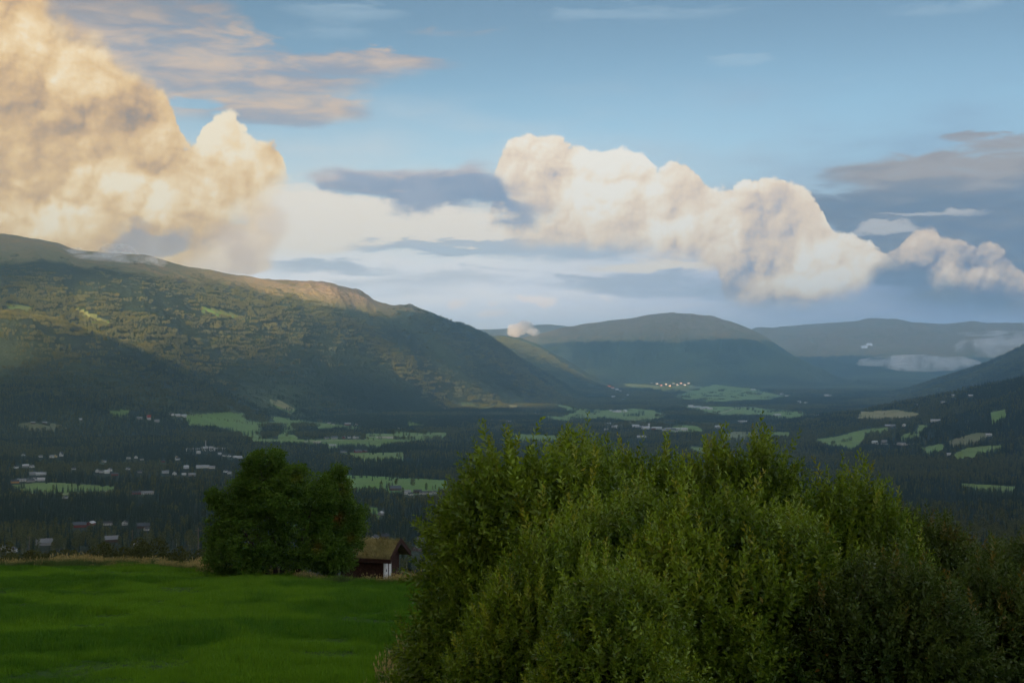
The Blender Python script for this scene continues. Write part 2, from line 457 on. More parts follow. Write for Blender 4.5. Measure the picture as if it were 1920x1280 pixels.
def bark_mat(name='bark', col=(.09, .075, .06)):
    m, g, b = new_mat(name, .9, .15)
    tc = g.node('ShaderNodeTexCoord').outputs['Object']
    n = g.noise(g.vm('MULTIPLY', tc, (9, 9, 2)), 1.5, 5, .65)
    g.put(b.inputs['Base Color'], g.mix(g.lin(n, .35, .65), tuple(v * .5 for v in col), col))
    bump(g, b, n, .6, .03)
    return m

MAT = {}
MAT['terrain'] = terrain_mat()
MAT['field'] = field_mat()
MAT['meadow'] = meadow_mat()
MAT['bark'] = bark_mat(); MAT['snow'] = snow_mat(); MAT['gravel'] = plain_mat('gravel_road', (.34, .32, .28), .95, .1, .15, .05)
# ------------------------------------------------------------------ the terrain sheet, split along its own edges
def build_terrain():
    fine = np.arange(-23.0, 23.001, 0.047)
    coarse_r = np.geomspace(23.5, 60, 26); coarse_r2 = np.linspace(62, 180, 60)
    az = np.concatenate([-coarse_r2[::-1][1:], -coarse_r[::-1], fine, coarse_r, coarse_r2])
    rr = np.concatenate([[0.3, 1, 2, 3.5], np.geomspace(5, 1200, 300)[:-1], np.geomspace(1200, 12000, 470)[:-1], np.geomspace(12000, 23000, 90)])
    A, RR = np.meshgrid(np.radians(az), rr)
    X = RR * np.sin(A); Y = RR * np.cos(A)
    shp = X.shape
    Z, lay = terrain_h(X.ravel(), Y.ravel(), True)
    X, Y = X.ravel(), Y.ravel()
    rad = RR.ravel()
    px, py = project(X, Y, Z)
    fid = field_mask(px, py, rad, True, (4 * fbm(X / 60, Y / 60, 51, 3), 1.4 * fbm(X / 90, Y / 90, 52, 3)))
    vis = (np.abs(np.degrees(A.ravel())) < 24) & (rad > 900)
    for i, (c, p_) in enumerate(FIELDS):
        if c == 's': fid[(fid == i) & (rad < 15000)] = -1
        else: fid[(fid == i) & (rad > 14500)] = -1
    fid[~vis] = -1
    fid[grove_mask(px, py)] = -1
    # tree line
    names = ['base'] + LNAMES
    tl = {'base': 900, 'left_mountain': 400, 'left_spur': 900, 'lit_spur': 260, 'domed_mountain': 250, 'far_hill': 150, 'far_range': 120, 'right_hill': 500, 'right_slope': 900, 'valley_wall': 500}
    tla = np.array([tl[n] for n in names], float)[lay]
    U = 960 + F * np.tan(np.clip(A.ravel(), -1, 1))
    lm = lay == 1
    # left mountain: tree line falls from 470 m at the left to 330 m at the knobs
    tla = np.where(lm, np.interp(U, [-200, 300, 520, 700, 800, 900], [430, 405, 330, 275, 300, 320]), tla)
    bare = np.clip((Z - tla) / 90 + 0.5 + 0.5 * fbm(X / 300, Y / 300, 13, 4), 0, 1)
    rocky = np.where(lm, np.interp(U, [0, 330, 500, 640, 760, 860], [.55, .8, 1, 1.25, 1.25, .6]), 0.75) * np.clip((Z - tla) / 120, 0, 1)
    rocky = np.where(lay == 3, 0.9 * sstep(120, 250, Z), rocky)
    crop = np.zeros_like(Z)
    for i, (c, p) in enumerate(FIELDS):
        crop[fid == i] = CLS[c] + 0.04 * math.sin(i * 2.3)
    nr, na = shp
    i0 = (np.arange(nr - 1)[:, None] * na + np.arange(na - 1)[None, :]).ravel()
    quads = np.stack([i0, i0 + 1, i0 + na + 1, i0 + na], 1)[:, ::-1]
    # close the seam behind the viewer
    j0 = np.arange(nr - 1) * na
    seam = np.stack([j0 + na - 1, j0, j0 + na, j0 + 2 * na - 1], 1)[:, ::-1]
    # face class
    ff = fid[quads[:, 0]]
    fl = lay[quads[:, 0]]
    frad = rad[quads[:, 0]]; fx = X[quads[:, 0]]; fy = Y[quads[:, 0]]
    V = np.stack([X, Y, Z], 1)
    def emit(name, q, mat, attrs, label=None, kind='structure', smooth=True):
        used, inv = np.unique(q.ravel(), return_inverse=True)
        me = np_mesh(name, V[used], inv.reshape(q.shape), mat, smooth, {k: v[used] for k, v in attrs.items()})
        o = bpy.data.objects.new(name, me); link(o); tag(o, kind=kind)
        return o
    TA = {'bare': bare, 'rocky': rocky}
    is_meadow = (ff < 0) & (fy > 24) & (fy < 1.03 * np.interp(np.degrees(np.arctan2(fx, np.maximum(fy, 1))), _ea, _ed)) & (frad < 160) & (fx / np.maximum(fy, 1) < -.03)
    emit('meadow', quads[is_meadow], MAT['meadow'], {})
    near = (ff < 0) & ~is_meadow & (frad < 1200)
    emit('hillside', np.concatenate([quads[near], seam[rad[seam[:, 0]] < 1200]]), MAT['terrain'], TA)
    rest = (ff < 0) & ~near & ~is_meadow
    kinds = {0: 'valley_floor', 1: 'mountain_slope', 2: 'mountain_spur', 3: 'far_spur', 4: 'domed_mountain', 5: 'distant_hill', 6: 'distant_range', 7: 'valley_side', 8: 'wooded_hill', 9: 'valley_wall'}
    kinds = {0: 'valley_floor'}
    for i, n in enumerate(LNAMES): kinds[i + 1] = {'left_mountain': 'mountain', 'left_spur': 'mountain_spur', 'lit_spur': 'far_mountain_spur', 'domed_mountain': 'domed_mountain', 'far_hill': 'distant_hill', 'far_range': 'distant_mountain_range', 'right_hill': 'far_valley_hill', 'right_slope': 'wooded_hill', 'valley_wall': 'valley_side_hills'}[n]
    for k, nm in kinds.items():
        q = quads[rest & (fl == k)]
        if k == 0: q = np.concatenate([q, seam[(rad[seam[:, 0]] >= 1200)]])
        if len(q): emit(nm, q, MAT['terrain'], TA)
    for i in range(len(FIELDS)):
        q = quads[ff == i]
        if not len(q): continue
        if FIELDS[i][0] == 's': emit('snow', q, MAT['snow'], {})
        else: emit('field', q, MAT['field'], {'crop': crop})
build_terrain()

def road(pts, width=7.0):
    P_ = []
    for (x1, y1), (x2, y2) in zip(pts[:-1], pts[1:]):
        n = max(2, int(abs(x2 - x1) / 3))
        for i in range(n):
            h_ = hit(x1 + (x2 - x1) * i / n, y1 + (y2 - y1) * i / n, 1200)
            if h_ is not None: P_.append(h_)
    P_ = np.array(P_); d = np.gradient(P_[:, :2], axis=0); d /= np.linalg.norm(d, axis=1, keepdims=True) + 1e-9
    nrm = np.stack([-d[:, 1], d[:, 0]], 1) * width / 2
    l = P_[:, :2] + nrm; r_ = P_[:, :2] - nrm
    V = np.concatenate([np.c_[l, terrain_h(l[:, 0], l[:, 1]) + 1.0], np.c_[r_, terrain_h(r_[:, 0], r_[:, 1]) + 1.0]])
    n = len(P_); i = np.arange(n - 1)
    o = bpy.data.objects.new('road', np_mesh('road', V, np.stack([i, i + 1, n + i + 1, n + i], 1), MAT['gravel'])); link(o); tag(o, kind='structure')
ROADS = [[(570, 829), (640, 825), (720, 821), (790, 816), (836, 813)], [(1350, 775), (1372, 768), (1390, 763), (1440, 765)], [(690, 793), (740, 801), (830, 810)], [(1184, 787), (1240, 783), (1290, 790), (1340, 797)], [(1640, 832), (1700, 834), (1730, 830)], [(40, 925), (120, 927), (220, 920)]]
for r_ in ROADS: road(r_)
# ------------------------------------------------------------------ houses, barns, poles
for nm, c in {'white': (.60, .60, .58), 'red': (.20, .040, .03), 'yellow': (.55, .40, .14), 'brown': (.10, .065, .045), 'grey': (.34, .34, .34), 'orange': (.50, .25, .06), 'rooflight': (.40, .41, .43),
              'roofdark': (.045, .048, .055), 'roofgrey': (.20, .21, .22), 'roofred': (.35, .05, .03), 'roofgreen': (.10, .14, .11), 'roofblue': (.07, .08, .10)}.items():
    MAT[nm] = plain_mat('paint_' + nm if not nm.startswith('roof') else 'roofing_' + nm[4:], c, .75, .25, .12, .8)
gm, gg2, gb = new_mat('window_glass', .12, .5); gb.inputs['Base Color'].default_value = (.03, .035, .045, 1); MAT['glass'] = gm

class MB:
    def __init__(s): s.v = []; s.f = []
    def box(s, x0, x1, y0, y1, z0, z1):
        n = len(s.v)
        s.v += [(x, y, z) for z in (z0, z1) for (x, y) in ((x0, y0), (x1, y0), (x1, y1), (x0, y1))]
        s.f += [tuple(n + i for i in q) for q in ((3, 2, 1, 0), (4, 5, 6, 7), (0, 1, 5, 4), (1, 2, 6, 5), (2, 3, 7, 6), (3, 0, 4, 7))]
        return s
    def poly(s, pts, *faces):
        n = len(s.v); s.v += list(pts); s.f += [tuple(n + i for i in q) for q in faces]; return s
    def tube(s, pts, rad, seg=6):
        n0 = len(s.v)
        pts = [Vector(p) for p in pts]
        if not hasattr(rad, '__len__'): rad = [rad] * len(pts)
        for i, (p, r) in enumerate(zip(pts, rad)):
            d = (pts[min(i + 1, len(pts) - 1)] - pts[max(i - 1, 0)]).normalized()
            u = d.orthogonal().normalized() if i == 0 else (u - d * u.dot(d)).normalized()
            w = d.cross(u)
            for k in range(seg):
                a = 2 * math.pi * k / seg
                s.v.append(tuple(p + (u * math.cos(a) + w * math.sin(a)) * r))
        for i in range(len(pts) - 1):
            for k in range(seg):
                a = n0 + i * seg + k; b = n0 + i * seg + (k + 1) % seg
                s.f.append((a, b, b + seg, a + seg))
        s.f.append(tuple(n0 + k for k in range(seg))[::-1]); s.f.append(tuple(len(s.v) - seg + k for k in range(seg)))
        return s
    def mesh(s, name, mat, smooth=False):
        me = bpy.data.meshes.new(name); me.from_pydata(s.v, [], s.f); me.update()
        if mat: me.materials.append(mat)
        if smooth: me.polygons.foreach_set('use_smooth', [True] * len(me.polygons))
        return me
    def build(s, name, mat, parent=None, smooth=False):
        o = bpy.data.objects.new(name, s.mesh(name, mat, smooth)); return link(o, parent)

_cache = {}
def house_meshes(L, Wd, H, rh, wall, roof, detail):
    key = (L, Wd, H, rh, wall, roof, detail)
    if key in _cache: return _cache[key]
    a, b = L / 2, Wd / 2
    out = []
    w = MB().poly([(-a, -b, -1.5), (a, -b, -1.5), (a, b, -1.5), (-a, b, -1.5), (-a, -b, H), (a, -b, H), (a, b, H), (-a, b, H), (-a, 0, H + rh), (a, 0, H + rh)],
                  (0, 1, 5, 4), (2, 3, 7, 6), (1, 2, 6, 9, 5), (3, 0, 4, 8, 7))
    out.append(('wall', w.mesh('wall', MAT[wall]), []))
    e = .45; t = .22; k = rh / b
    r = MB()
    for s in (-1, 1):
        z0 = H - e * k + .03
        pts = [(-a - e, s * (b + e), z0), (a + e, s * (b + e), z0), (a + e, 0, H + rh + .03), (-a - e, 0, H + rh + .03)]
        pts += [(x, y, z + t) for x, y, z in pts]
        fs = [(0, 1, 2, 3), (7, 6, 5, 4), (0, 4, 5, 1), (1, 5, 6, 2), (3, 7, 4, 0)]
        r.poly(pts, *[tuple(reversed(f)) if s > 0 else f for f in fs])
    subs = []
    if detail > 0:
        subs.append(('chimney', MB().box(a * .25, a * .25 + .7, -.35 + .4, .35 + .4, H + rh * .55, H + rh + .9).mesh('chimney', MAT['grey'])))
    out.append(('roof', r.mesh('roof', MAT[roof]), subs))
    if detail > 1:
        def win(x0, x1, z0, z1, side):
            if side in (-1, 1):
                y = side * b
                fr = MB().box(x0 - .12, x1 + .12, min(y, y + side * .06), max(y, y + side * .06), z0 - .12, z1 + .12).mesh('window', MAT['white'] if wall != 'white' else MAT['grey'])
                pn = MB().box(x0, x1, min(y + side * .062, y + side * .075), max(y + side * .062, y + side * .075), z0, z1).mesh('pane', MAT['glass'])
            else:
                x = a if side == 2 else -a; q = 1 if side == 2 else -1
                fr = MB().box(min(x, x + q * .06), max(x, x + q * .06), x0 - .12, x1 + .12, z0 - .12, z1 + .12).mesh('window', MAT['white'] if wall != 'white' else MAT['grey'])
                pn = MB().box(min(x + q * .062, x + q * .075), max(x + q * .062, x + q * .075), x0, x1, z0, z1).mesh('pane', MAT['glass'])
            out.append(('window', fr, [('pane', pn)]))
        n = max(2, int(L / 3.2))
        for i in range(n):
            x = -a + (i + .5) * L / n
            if not (i == n // 2): win(x - .6, x + .6, 1.0, 2.2, -1)
            win(x - .6, x + .6, 1.0, 2.2, 1)
        for q in (2, 3):
            win(-1.9, -.8, 1.0, 2.2, q); win(.8, 1.9, 1.0, 2.2, q)
            if H + rh > 5: win(-.6, .6, H - .1, H + 1.0, q)
        x = -a + (n // 2 + .5) * L / n
        out.append(('door', MB().box(x - .5, x + .5, -b - .06, -b, 0, 2.1).mesh('door', MAT['brown']), []))
    _cache[key] = out
    return out

def house(name, loc, rz, dims, wall, roof, label, cat, group, detail=0):
    root = empty(name, loc, rz)
    tag(root, label, cat, group)
    for nm, me, subs in house_meshes(*dims, wall, roof, detail):
        o = bpy.data.objects.new(nm, me); link(o, root)
        for n2_, m2 in subs: link(bpy.data.objects.new(n2_, m2), o)
    return root

ORD = ['', 'second ', 'third ', 'fourth ', 'fifth ', 'sixth ', 'seventh ', 'eighth ', 'ninth ', 'tenth ', 'eleventh ', 'twelfth ', 'thirteenth ', 'fourteenth ', 'fifteenth ', 'sixteenth ']
SH = {'s': (9, 7, 3.0, 2.2), 'h': (11, 8, 4.6, 2.8), 'l': (22, 8, 3.4, 2.2), 'x': (30, 13, 4.5, 2.4), 't': (6, 6, 13, 3), 'b': (21, 11, 4.4, 4.4), 'c': (10, 8, 5.5, 7.0), 'm': (15, 9, 3.6, 2.8)}
# cluster description, [(px, py, shape, wall, roof, turn deg)]
HOUSES = [
 ('in the upper village row', [(97,858,'h','white','roofgrey',10),(104,857,'h','yellow','roofdark',80),(115,855,'c','white','roofdark',60),(76,857,'s','white','roofgrey',20),(44,854,'s','white','roofdark',70),(241,860,'s','white','roofgrey',30),(255,859,'h','white','roofdark',85),(266,862,'s','white','roofdark',10),(195,866,'s','white','roofdark',50),(331,858,'s','yellow','roofgrey',90),(333,862,'h','white','roofdark',30),(372,850,'h','white','rooflight',5),(306,866,'s','red','roofdark',5)]),
 ('right of the factory', [(412,852,'s','white','rooflight',0),(421,855,'s','white','roofdark',20),(430,856,'s','white','roofdark',60),(440,858,'s','white','rooflight',10),(449,859,'m','white','rooflight',0)]),
 ('in the middle village row', [(30,877,'s','white','roofdark',40),(48,875,'m','grey','rooflight',0),(60,876,'s','white','roofgrey',30),(138,880,'s','white','roofdark',20),(183,885,'h','white','roofdark',80),(190,886,'s','white','roofgrey',0),(200,887,'h','white','rooflight',20),(206,883,'h','white','roofdark',70),(215,891,'m','red','roofdark',0),(240,880,'s','white','roofdark',60),(262,886,'s','grey','roofdark',0),(310,887,'m','white','roofgrey',0),(327,890,'h','white','roofdark',85),(349,878,'h','white','rooflight',20),(380,877,'x','white','roofgrey',5),(397,878,'m','white','roofgrey',0),(345,891,'s','grey','rooflight',0),(360,892,'m','grey','roofgrey',0),(430,888,'s','white','roofgrey',0),(423,885,'s','white','roofdark',50)]),
 ('above the green field', [(28,905,'m','orange','roofdark',10),(43,902,'l','white','roofgrey',0),(57,903,'m','grey','roofdark',10),(66,901,'h','white','roofdark',60),(77,901,'m','white','rooflight',0),(62,890,'m','grey','roofgrey',0),(77,890,'l','white','rooflight',0)]),
 ('below the green field', [(258,926,'l','red','roofdark',10),(277,926,'l','white','roofgrey',0),(122,934,'s','white','roofdark',60)]),
 ('in the forest left of the fields', [(279,786,'c','white','roofred',15),(294,790,'m','grey','roofgrey',0),(322,778,'h','white','roofdark',40),(333,780,'m','white','rooflight',10),(345,781,'m','white','rooflight',0),(262,785,'m','grey','roofgrey',0),(151,787,'s','grey','rooflight',20),(62,794,'m','brown','roofgrey',0),(84,794,'m','brown','roofgrey',0)]),
 ('at the large farm', [(612,822,'m','grey','roofdark',30),(627,822,'b','grey','roofblue',8),(645,822,'b','red','roofblue',80),(655,821,'h','white','roofdark',20),(664,821,'h','white','roofgrey',80),(670,820,'s','white','roofdark',0)]),
 ('at the upper forest-edge farm', [(617,794,'h','white','roofdark',10),(625,796,'s','white','roofdark',0),(652,797,'b','red','roofgrey',8),(668,798,'h','white','roofred',70)]),
 ('at the small red farm', [(671,848,'b','red','roofblue',25),(684,847,'m','red','roofdark',60),(624,836,'l','grey','rooflight',0),(644,848,'m','grey','roofdark',10)]),
 ('by the long field', [(741,919,'b','brown','roofblue',12),(652,916,'h','white','roofdark',30),(764,926,'h','white','roofgrey',10),(770,928,'s','white','roofdark',0),(798,926,'l','white','roofdark',6),(815,925,'s','white','roofdark',50),(783,924,'m','brown','roofdark',0)]),
 ('in the wood above the turf-roofed hut', [(714,966,'h','grey','rooflight',65),(702,1012,'m','white','roofdark',68),(722,1010,'h','brown','roofdark',10),(790,1014,'h','grey','roofgreen',55),(783,1032,'m','brown','roofgreen',60)]),
 ('in the wood behind the meadow', [(149,988,'b','red','roofblue',8),(171,984,'m','red','rooflight',60),(202,984,'m','white','roofdark',5),(234,984,'h','white','roofdark',78),(268,990,'b','brown','roofblue',0),(276,994,'s','white','roofdark',30),(83,1022,'b','grey','roofgrey',6),(208,1016,'b','brown','roofgrey',10),(22,1035,'m','white','roofdark',72),(256,1022,'s','white','roofdark',80),(4,1030,'s','white','roofgrey',80)]),
 ('at the foot of the mountain', [(840,768,'s','white','roofgrey',0),(833,766,'s','white','roofdark',30),(921,790,'h','white','roofgrey',10),(935,791,'m','grey','rooflight',0),(953,791,'l','white','rooflight',0),(1003,776,'s','white','roofgrey',0),(1012,777,'s','grey','rooflight',0)]),
 ('on the far meadow', [(1145,770,'s','white','rooflight',0),(1152,772,'m','white','roofgrey',10),(1160,773,'b','white','rooflight',0),(1172,772,'b','white','rooflight',70)]),
 ('in the mid-valley settlement', [(1139,797,'b','white','rooflight',10),(1137,807,'m','white','rooflight',0),(1151,801,'m','grey','roofgrey',0),(1159,802,'b','white','rooflight',0),(1192,801,'b','white','rooflight',5),(1201,802,'m','grey','roofgrey',0),(1210,804,'b','white','rooflight',20),(1217,803,'t','white','rooflight',0),(1225,805,'m','red','roofgrey',0),(1232,804,'x','white','rooflight',0),(1246,807,'m','white','roofgrey',0),(1255,806,'x','grey','roofgrey',0),(1263,807,'m','grey','roofdark',0),(1270,806,'m','white','rooflight',0),(1283,807,'b','white','rooflight',0),(1268,809,'s','white','roofdark',0)]),
 ('in the forest beyond the bushes', [(1203,820,'x','white','rooflight',3),(1355,801,'x','white','rooflight',14),(1345,803,'b','white','rooflight',0),(1392,792,'x','grey','rooflight',4),(1366,858,'x','grey','rooflight',0),(1457,779,'x','white','rooflight',10),(1530,780,'x','grey','rooflight',0)]),
 ('on the wooded right slope', [(1666,799,'l','grey','rooflight',0),(1674,799,'m','grey','roofgrey',0),(1695,799,'h','white','rooflight',60),(1640,830,'m','white','rooflight',10),(1658,829,'m','grey','roofgrey',0),(1690,833,'l','grey','roofgrey',0),(1754,790,'x','white','rooflight',0),(1854,817,'m','white','rooflight',0),(1779,853,'s','white','rooflight',0),(1768,755,'m','white','roofgrey',0),(1788,744,'h','white','rooflight',0),(1820,743,'m','grey','rooflight',0),(1718,760,'s','grey','rooflight',0)]),
 ('in the hamlet below the domed mountain', [(1232,720,'b','white','rooflight',0),(1240,723,'b','grey','roofred',0),(1249,721,'b','white','roofgrey',0),(1256,724,'b','orange','rooflight',0),(1263,720,'b','white','rooflight',0),(1270,722,'b','grey','rooflight',0),(1277,719,'b','white','roofred',0),(1284,722,'b','white','rooflight',0),(1291,719,'b','grey','rooflight',0),(1222,719,'b','white','roofgrey',0)]),
 ('at the foot of the far spur', [(1142,725,'b','orange','roofred',0),(1149,728,'b','white','roofred',0),(1157,731,'b','white','rooflight',0),(1163,734,'b','grey','rooflight',0),(1176,741,'x','white','rooflight',0),(1150,745,'b','grey','rooflight',0),(1169,747,'b','grey','roofgrey',0)]),
 ('on the far valley floor', [(1295,763,'b','white','rooflight',0),(1302,765,'b','grey','rooflight',0),(1309,764,'b','white','roofgrey',0),(1317,767,'b','white','rooflight',0),(1324,766,'b','grey','rooflight',0),(1331,768,'b','white','rooflight',0),(1412,731,'x','white','rooflight',0),(1477,743,'x','white','rooflight',0),(1466,740,'b','grey','rooflight',0),(1498,755,'b','white','rooflight',0),(1512,757,'b','grey','rooflight',0),(1549,742,'b','white','rooflight',0),(1556,743,'b','grey','rooflight',0)]),
]
SHN = {'s': ('small', 'house'), 'h': ('two-storey', 'house'), 'l': ('long', 'building'), 'x': ('large', 'building'), 't': ('tower-like', 'building'), 'b': ('wide', 'building'), 'c': ('steep-roofed', 'house'), 'm': ('low', 'house')}
RFN = {'rooflight': 'pale roof', 'roofgrey': 'grey roof', 'roofdark': 'dark roof', 'roofred': 'red roof', 'roofgreen': 'green roof', 'roofblue': 'slate-blue roof'}
HOUSE_PTS = []
def place_houses():
    for where, lst in HOUSES:
        look = {}
        for q in sorted(lst):
            look.setdefault((q[2], q[3], q[4]), []).append(q)
        for q in lst:
            px, py, sh, wall, roof, turn = q
            p = hit(px, py, 400)
            if p is None: continue
            d = math.hypot(p[0], p[1])
            same = look[(sh, wall, roof)]; i = same.index(q)
            size, noun = SHN[sh]
            if sh == 'b' and d < 4500: size, noun = 'big', 'barn'
            if len(same) == 1: place = where.strip()
            else: place = ('leftmost ' if i == 0 else '%sfrom left ' % ORD[i]) + where
            wl = {'orange': 'ochre'}.get(wall, wall)
            lab = '%s %s %s with %s %s' % (size, wl, noun, RFN[roof], place)
            L, Wd, H, rh = SH[sh]
            k = 1.0 if d < 6000 else 1.15
            if d < 1900: k = .62
            elif d < 4200: k = .80
            elif d > 11000: k = .9
            az = math.atan2(p[0], p[1])
            near = 2 if d < 2400 else (1 if d < 3600 else 0)
            if sh in 'xb' : near = min(near, 1)
            o = house(noun if noun != 'building' else 'building', (p[0], p[1], p[2] + .1), -az + R(turn), (L, Wd, H, rh), wall, roof, lab, noun, 'buildings ' + where, near)
            o.scale = (k, k, k)
            HOUSE_PTS.append((px, py, max(L, Wd) * k / d * F / 2 + 2.5, d))
place_houses()

# long white factory with a tall chimney at the village edge
def factory():
    p = hit(384, 845, 800)
    root = empty('factory', tuple(p), -math.atan2(p[0], p[1]) + R(6)); tag(root, 'long white factory with flat roofs and a tall chimney above the village', 'factory')
    w = MB().box(-44, -8, -8, 8, -2, 6).box(-7.99, 20, -11, 11, -2, 9).box(20.01, 46, -7, 7, -2, 6.5)
    w.build('wall', MAT['white'], root)
    rf = MB().box(-44.6, -7.7, -8.6, 8.6, 6.01, 6.7).box(-8.3, 20.4, -11.6, 11.6, 9.01, 9.8).box(20.45, 46.6, -7.6, 7.6, 6.51, 7.2)
    rf.build('roof', MAT['rooflight'], root)
    MB().tube([(2, 0, 9.8), (2, 0, 25)], [1.3, .9], 12).build('chimney', MAT['rooflight'], root)
    for i in range(9):
        MB().box(-42 + i * 3.8, -40 + i * 3.8, -8.08, -8.0, 2, 4).build('window', MAT['glass'], root)
    for i in range(6):
        MB().box(-5 + i * 4, -2.6 + i * 4, -11.08, -11.0, 3, 6).build('window', MAT['glass'], root)
    for i in range(5):
        MB().box(23 + i * 4.5, 25 + i * 4.5, -7.08, -7.0, 2, 4.4).build('window', MAT['glass'], root)
    HOUSE_PTS.append((384, 845, 36, 3000)); 
factory()

def pole(px, ptop, pbot, r, label):
    z0 = None
    x = (px - 960) / F * r; y = r
    zb = ground(x, y); zt = (HOR - ptop) / F * r
    root = empty('utility_pole', (x, y, zb)); tag(root, label, 'pole', 'wooden utility poles behind the meadow')
    h = zt - zb
    MB().tube([(0, 0, -.5), (0, 0, h)], [.17, .12], 10).build('post', MAT['brown2'], root)
    MB().box(-1.0, 1.0, -.06, .06, h - .9, h - .75).build('crossarm', MAT['brown2'], root)
    for q in (-.85, 0, .85):
        MB().tube([(q, 0, h - .75), (q, 0, h - .5)], [.05, .03], 6).build('insulator', MAT['grey'], root)
MAT['brown2'] = plain_mat('weathered_pole_wood', (.20, .17, .14), .9, .1, .2, 3)
pole(57, 1003, 1040, 640, 'utility pole at the left edge behind the meadow')
pole(250, 992, 1020, 900, 'utility pole beside the wide grey-roofed barn')
pole(373, 988, 1045, 430, 'utility pole left of the broad tree')

# ------------------------------------------------------------------ the turf-roofed hut at the edge of the meadow
MAT['darkwood'] = plain_mat('tarred_boards', (.045, .022, .016), .85, .15, .35, 6)
def turf_hut():
    r = 111.0
    x = (697 - 960) / F * r
    z = (HOR - 1068) / F * r
    root = empty('turf_hut', (x, r, z), R(-20))
    tag(root, 'small dark wooden hut with a shaggy turf roof at the meadow edge', 'hut')
    a, b, H, rh = 1.75, 1.35, 1.35, .80
    w = MB().poly([(-a, -b, -3), (a, -b, -3), (a, b, -3), (-a, b, -3), (-a, -b, H), (a, -b, H), (a, b, H), (-a, b, H), (-a, 0, H + rh), (a, 0, H + rh)],
                  (0, 1, 5, 4), (2, 3, 7, 6), (1, 2, 6, 9, 5), (3, 0, 4, 8, 7))
    for i in range(8):                       # lapped boards on the long side and the gable
        w.box(-a + i * .4 + .02, -a + i * .4 + .30, -b - .03, -b - .001, -1.1, H - .02)
    wl = w.build('wall', MAT['darkwood'], root)
    # turf slab, humped
    rs = np.random.default_rng(3)
    nx, ny = 34, 22; e = .5; g0 = .75
    xs = np.linspace(-a - .15, a + .75, nx); ts = np.linspace(-1, 1, ny)
    Vt = []; 
    for top in (1, 0):
        for xx in xs:
            for t_ in ts:
                yy = t_ * (b + e); zz = H + rh + .05 - abs(yy) * rh / b
                if top:
                    zz += .30 + .10 * fbm(np.array([xx * 1.3]), np.array([yy * 1.3]), 5, 3)[0] - .08 * (abs(t_) > .97)
                Vt.append((xx, yy, zz))
    Fq = []
    N = nx * ny
    for i in range(nx - 1):
        for j in range(ny - 1):
            q = i * ny + j
            Fq.append((q, q + ny, q + ny + 1, q + 1)); Fq.append((N + q, N + q + 1, N + q + ny + 1, N + q + ny))
    for i in range(nx - 1):
        for j in (0, ny - 1):
            q = i * ny + j; Fq.append((q, N + q, N + q + ny, q + ny))
    for j in range(ny - 1):
        for i in (0, nx - 1):
            q = i * ny + j; Fq.append((q, q + 1, N + q + 1, N + q))
    rf = bpy.data.objects.new('turf_roof', np_mesh('turf_roof', np.array(Vt), np.array(Fq), MAT['turf'], True)); link(rf, root)
    # shaggy grass on the roof: a sub-part
    P_, Q_ = [], []
    for i in range(5200):
        xx = rs.uniform(-a - .1, a + .7); yy = rs.uniform(-(b + e), b + e)
        zz = H + rh + .33 - abs(yy) * rh / b
        hgt = rs.uniform(.10, .30); ang = rs.uniform(0, 6.28); lean = rs.uniform(0, .16); la = rs.uniform(0, 6.28)
        dx, dy = math.cos(ang) * .014, math.sin(ang) * .014
        n0 = len(P_)
        P_ += [(xx - dx, yy - dy, zz - .05), (xx + dx, yy + dy, zz - .05), (xx + math.cos(la) * lean, yy + math.sin(la) * lean, zz + hgt)]
        Q_.append((n0, n0 + 1, n0 + 2))
    gr = bpy.data.objects.new('roof_grass', np_mesh('roof_grass', np.array(P_), np.array(Q_), MAT['dry_grass'], attrs={'tint': rs.random(len(P_))})); link(gr, rf)
    k = rh / b
    for s in (-1, 1):                          # barge boards on the gable end
        z0 = H - (e) * k
        pts = [(a + .80, s * (b + e), z0 - .05), (a + .80, 0, H + rh + .08), (a + .80, 0, H + rh + .50), (a + .80, s * (b + e), z0 + .36)]
        pts += [(px_ - .06, py_, pz_) for px_, py_, pz_ in pts]
        MB().poly(pts, (0, 1, 2, 3), (7, 6, 5, 4), (0, 4, 5, 1), (2, 6, 7, 3), (3, 7, 4, 0)).build('barge_board', MAT['darkwood'], root)
    MB().box(-a - .15, a + .79, -b - e - .05, -b - e + .01, H - e * k - .16, H - e * k + .14).build('eaves_board', MAT['darkwood'], root)
    dr = MB().box(a + .002, a + .06, -1.28, -.22, -1.1, 1.30).build('door', MAT['white'], root)
    MB().box(a + .062, a + .08, -.81, -.69, -1.05, 1.25).build('door_gap', MAT['darkwood'], dr)
    MB().box(a + .062, a + .10, -1.18, -1.10, .15, .35).build('door_handle', MAT['roofdark'], dr)
    MB().box(a - .04, a + .04, -b - .07, -b + .03, -1.1, H - .05).build('corner_board', MAT['white'], root)
# ------------------------------------------------------------------ vegetation
def rand_rot_mat(az, el):
    ca, sa = np.cos(az), np.sin(az); ce, se = np.cos(el), np.sin(el)
    return ca, sa, ce, se

def leaf_quads(pos, direc, length, width, nrm_rand, rs, fold=.25):
    """diamond leaves: base, left, tip, right; arrays"""
    n = len(pos)
    d = direc / np.linalg.norm(direc, axis=1, keepdims=True)
    rv = rs.normal(size=(n, 3)) * nrm_rand + np.array([0, 0, 1.0])
    side = np.cross(d, rv); side /= np.linalg.norm(side, axis=1, keepdims=True) + 1e-9
    up = np.cross(side, d)
    L = length[:, None]; Wd = width[:, None]
    b = pos
    mid = pos + d * L * .45
    l = mid + side * Wd * .5 + up * Wd * fold
    r = mid - side * Wd * .5 + up * Wd * fold
    t = pos + d * L - up * L * .12
    V = np.stack([b, r, t, l], 1).reshape(-1, 3)
    Fc = np.arange(n * 4).reshape(n, 4)
    return V, Fc

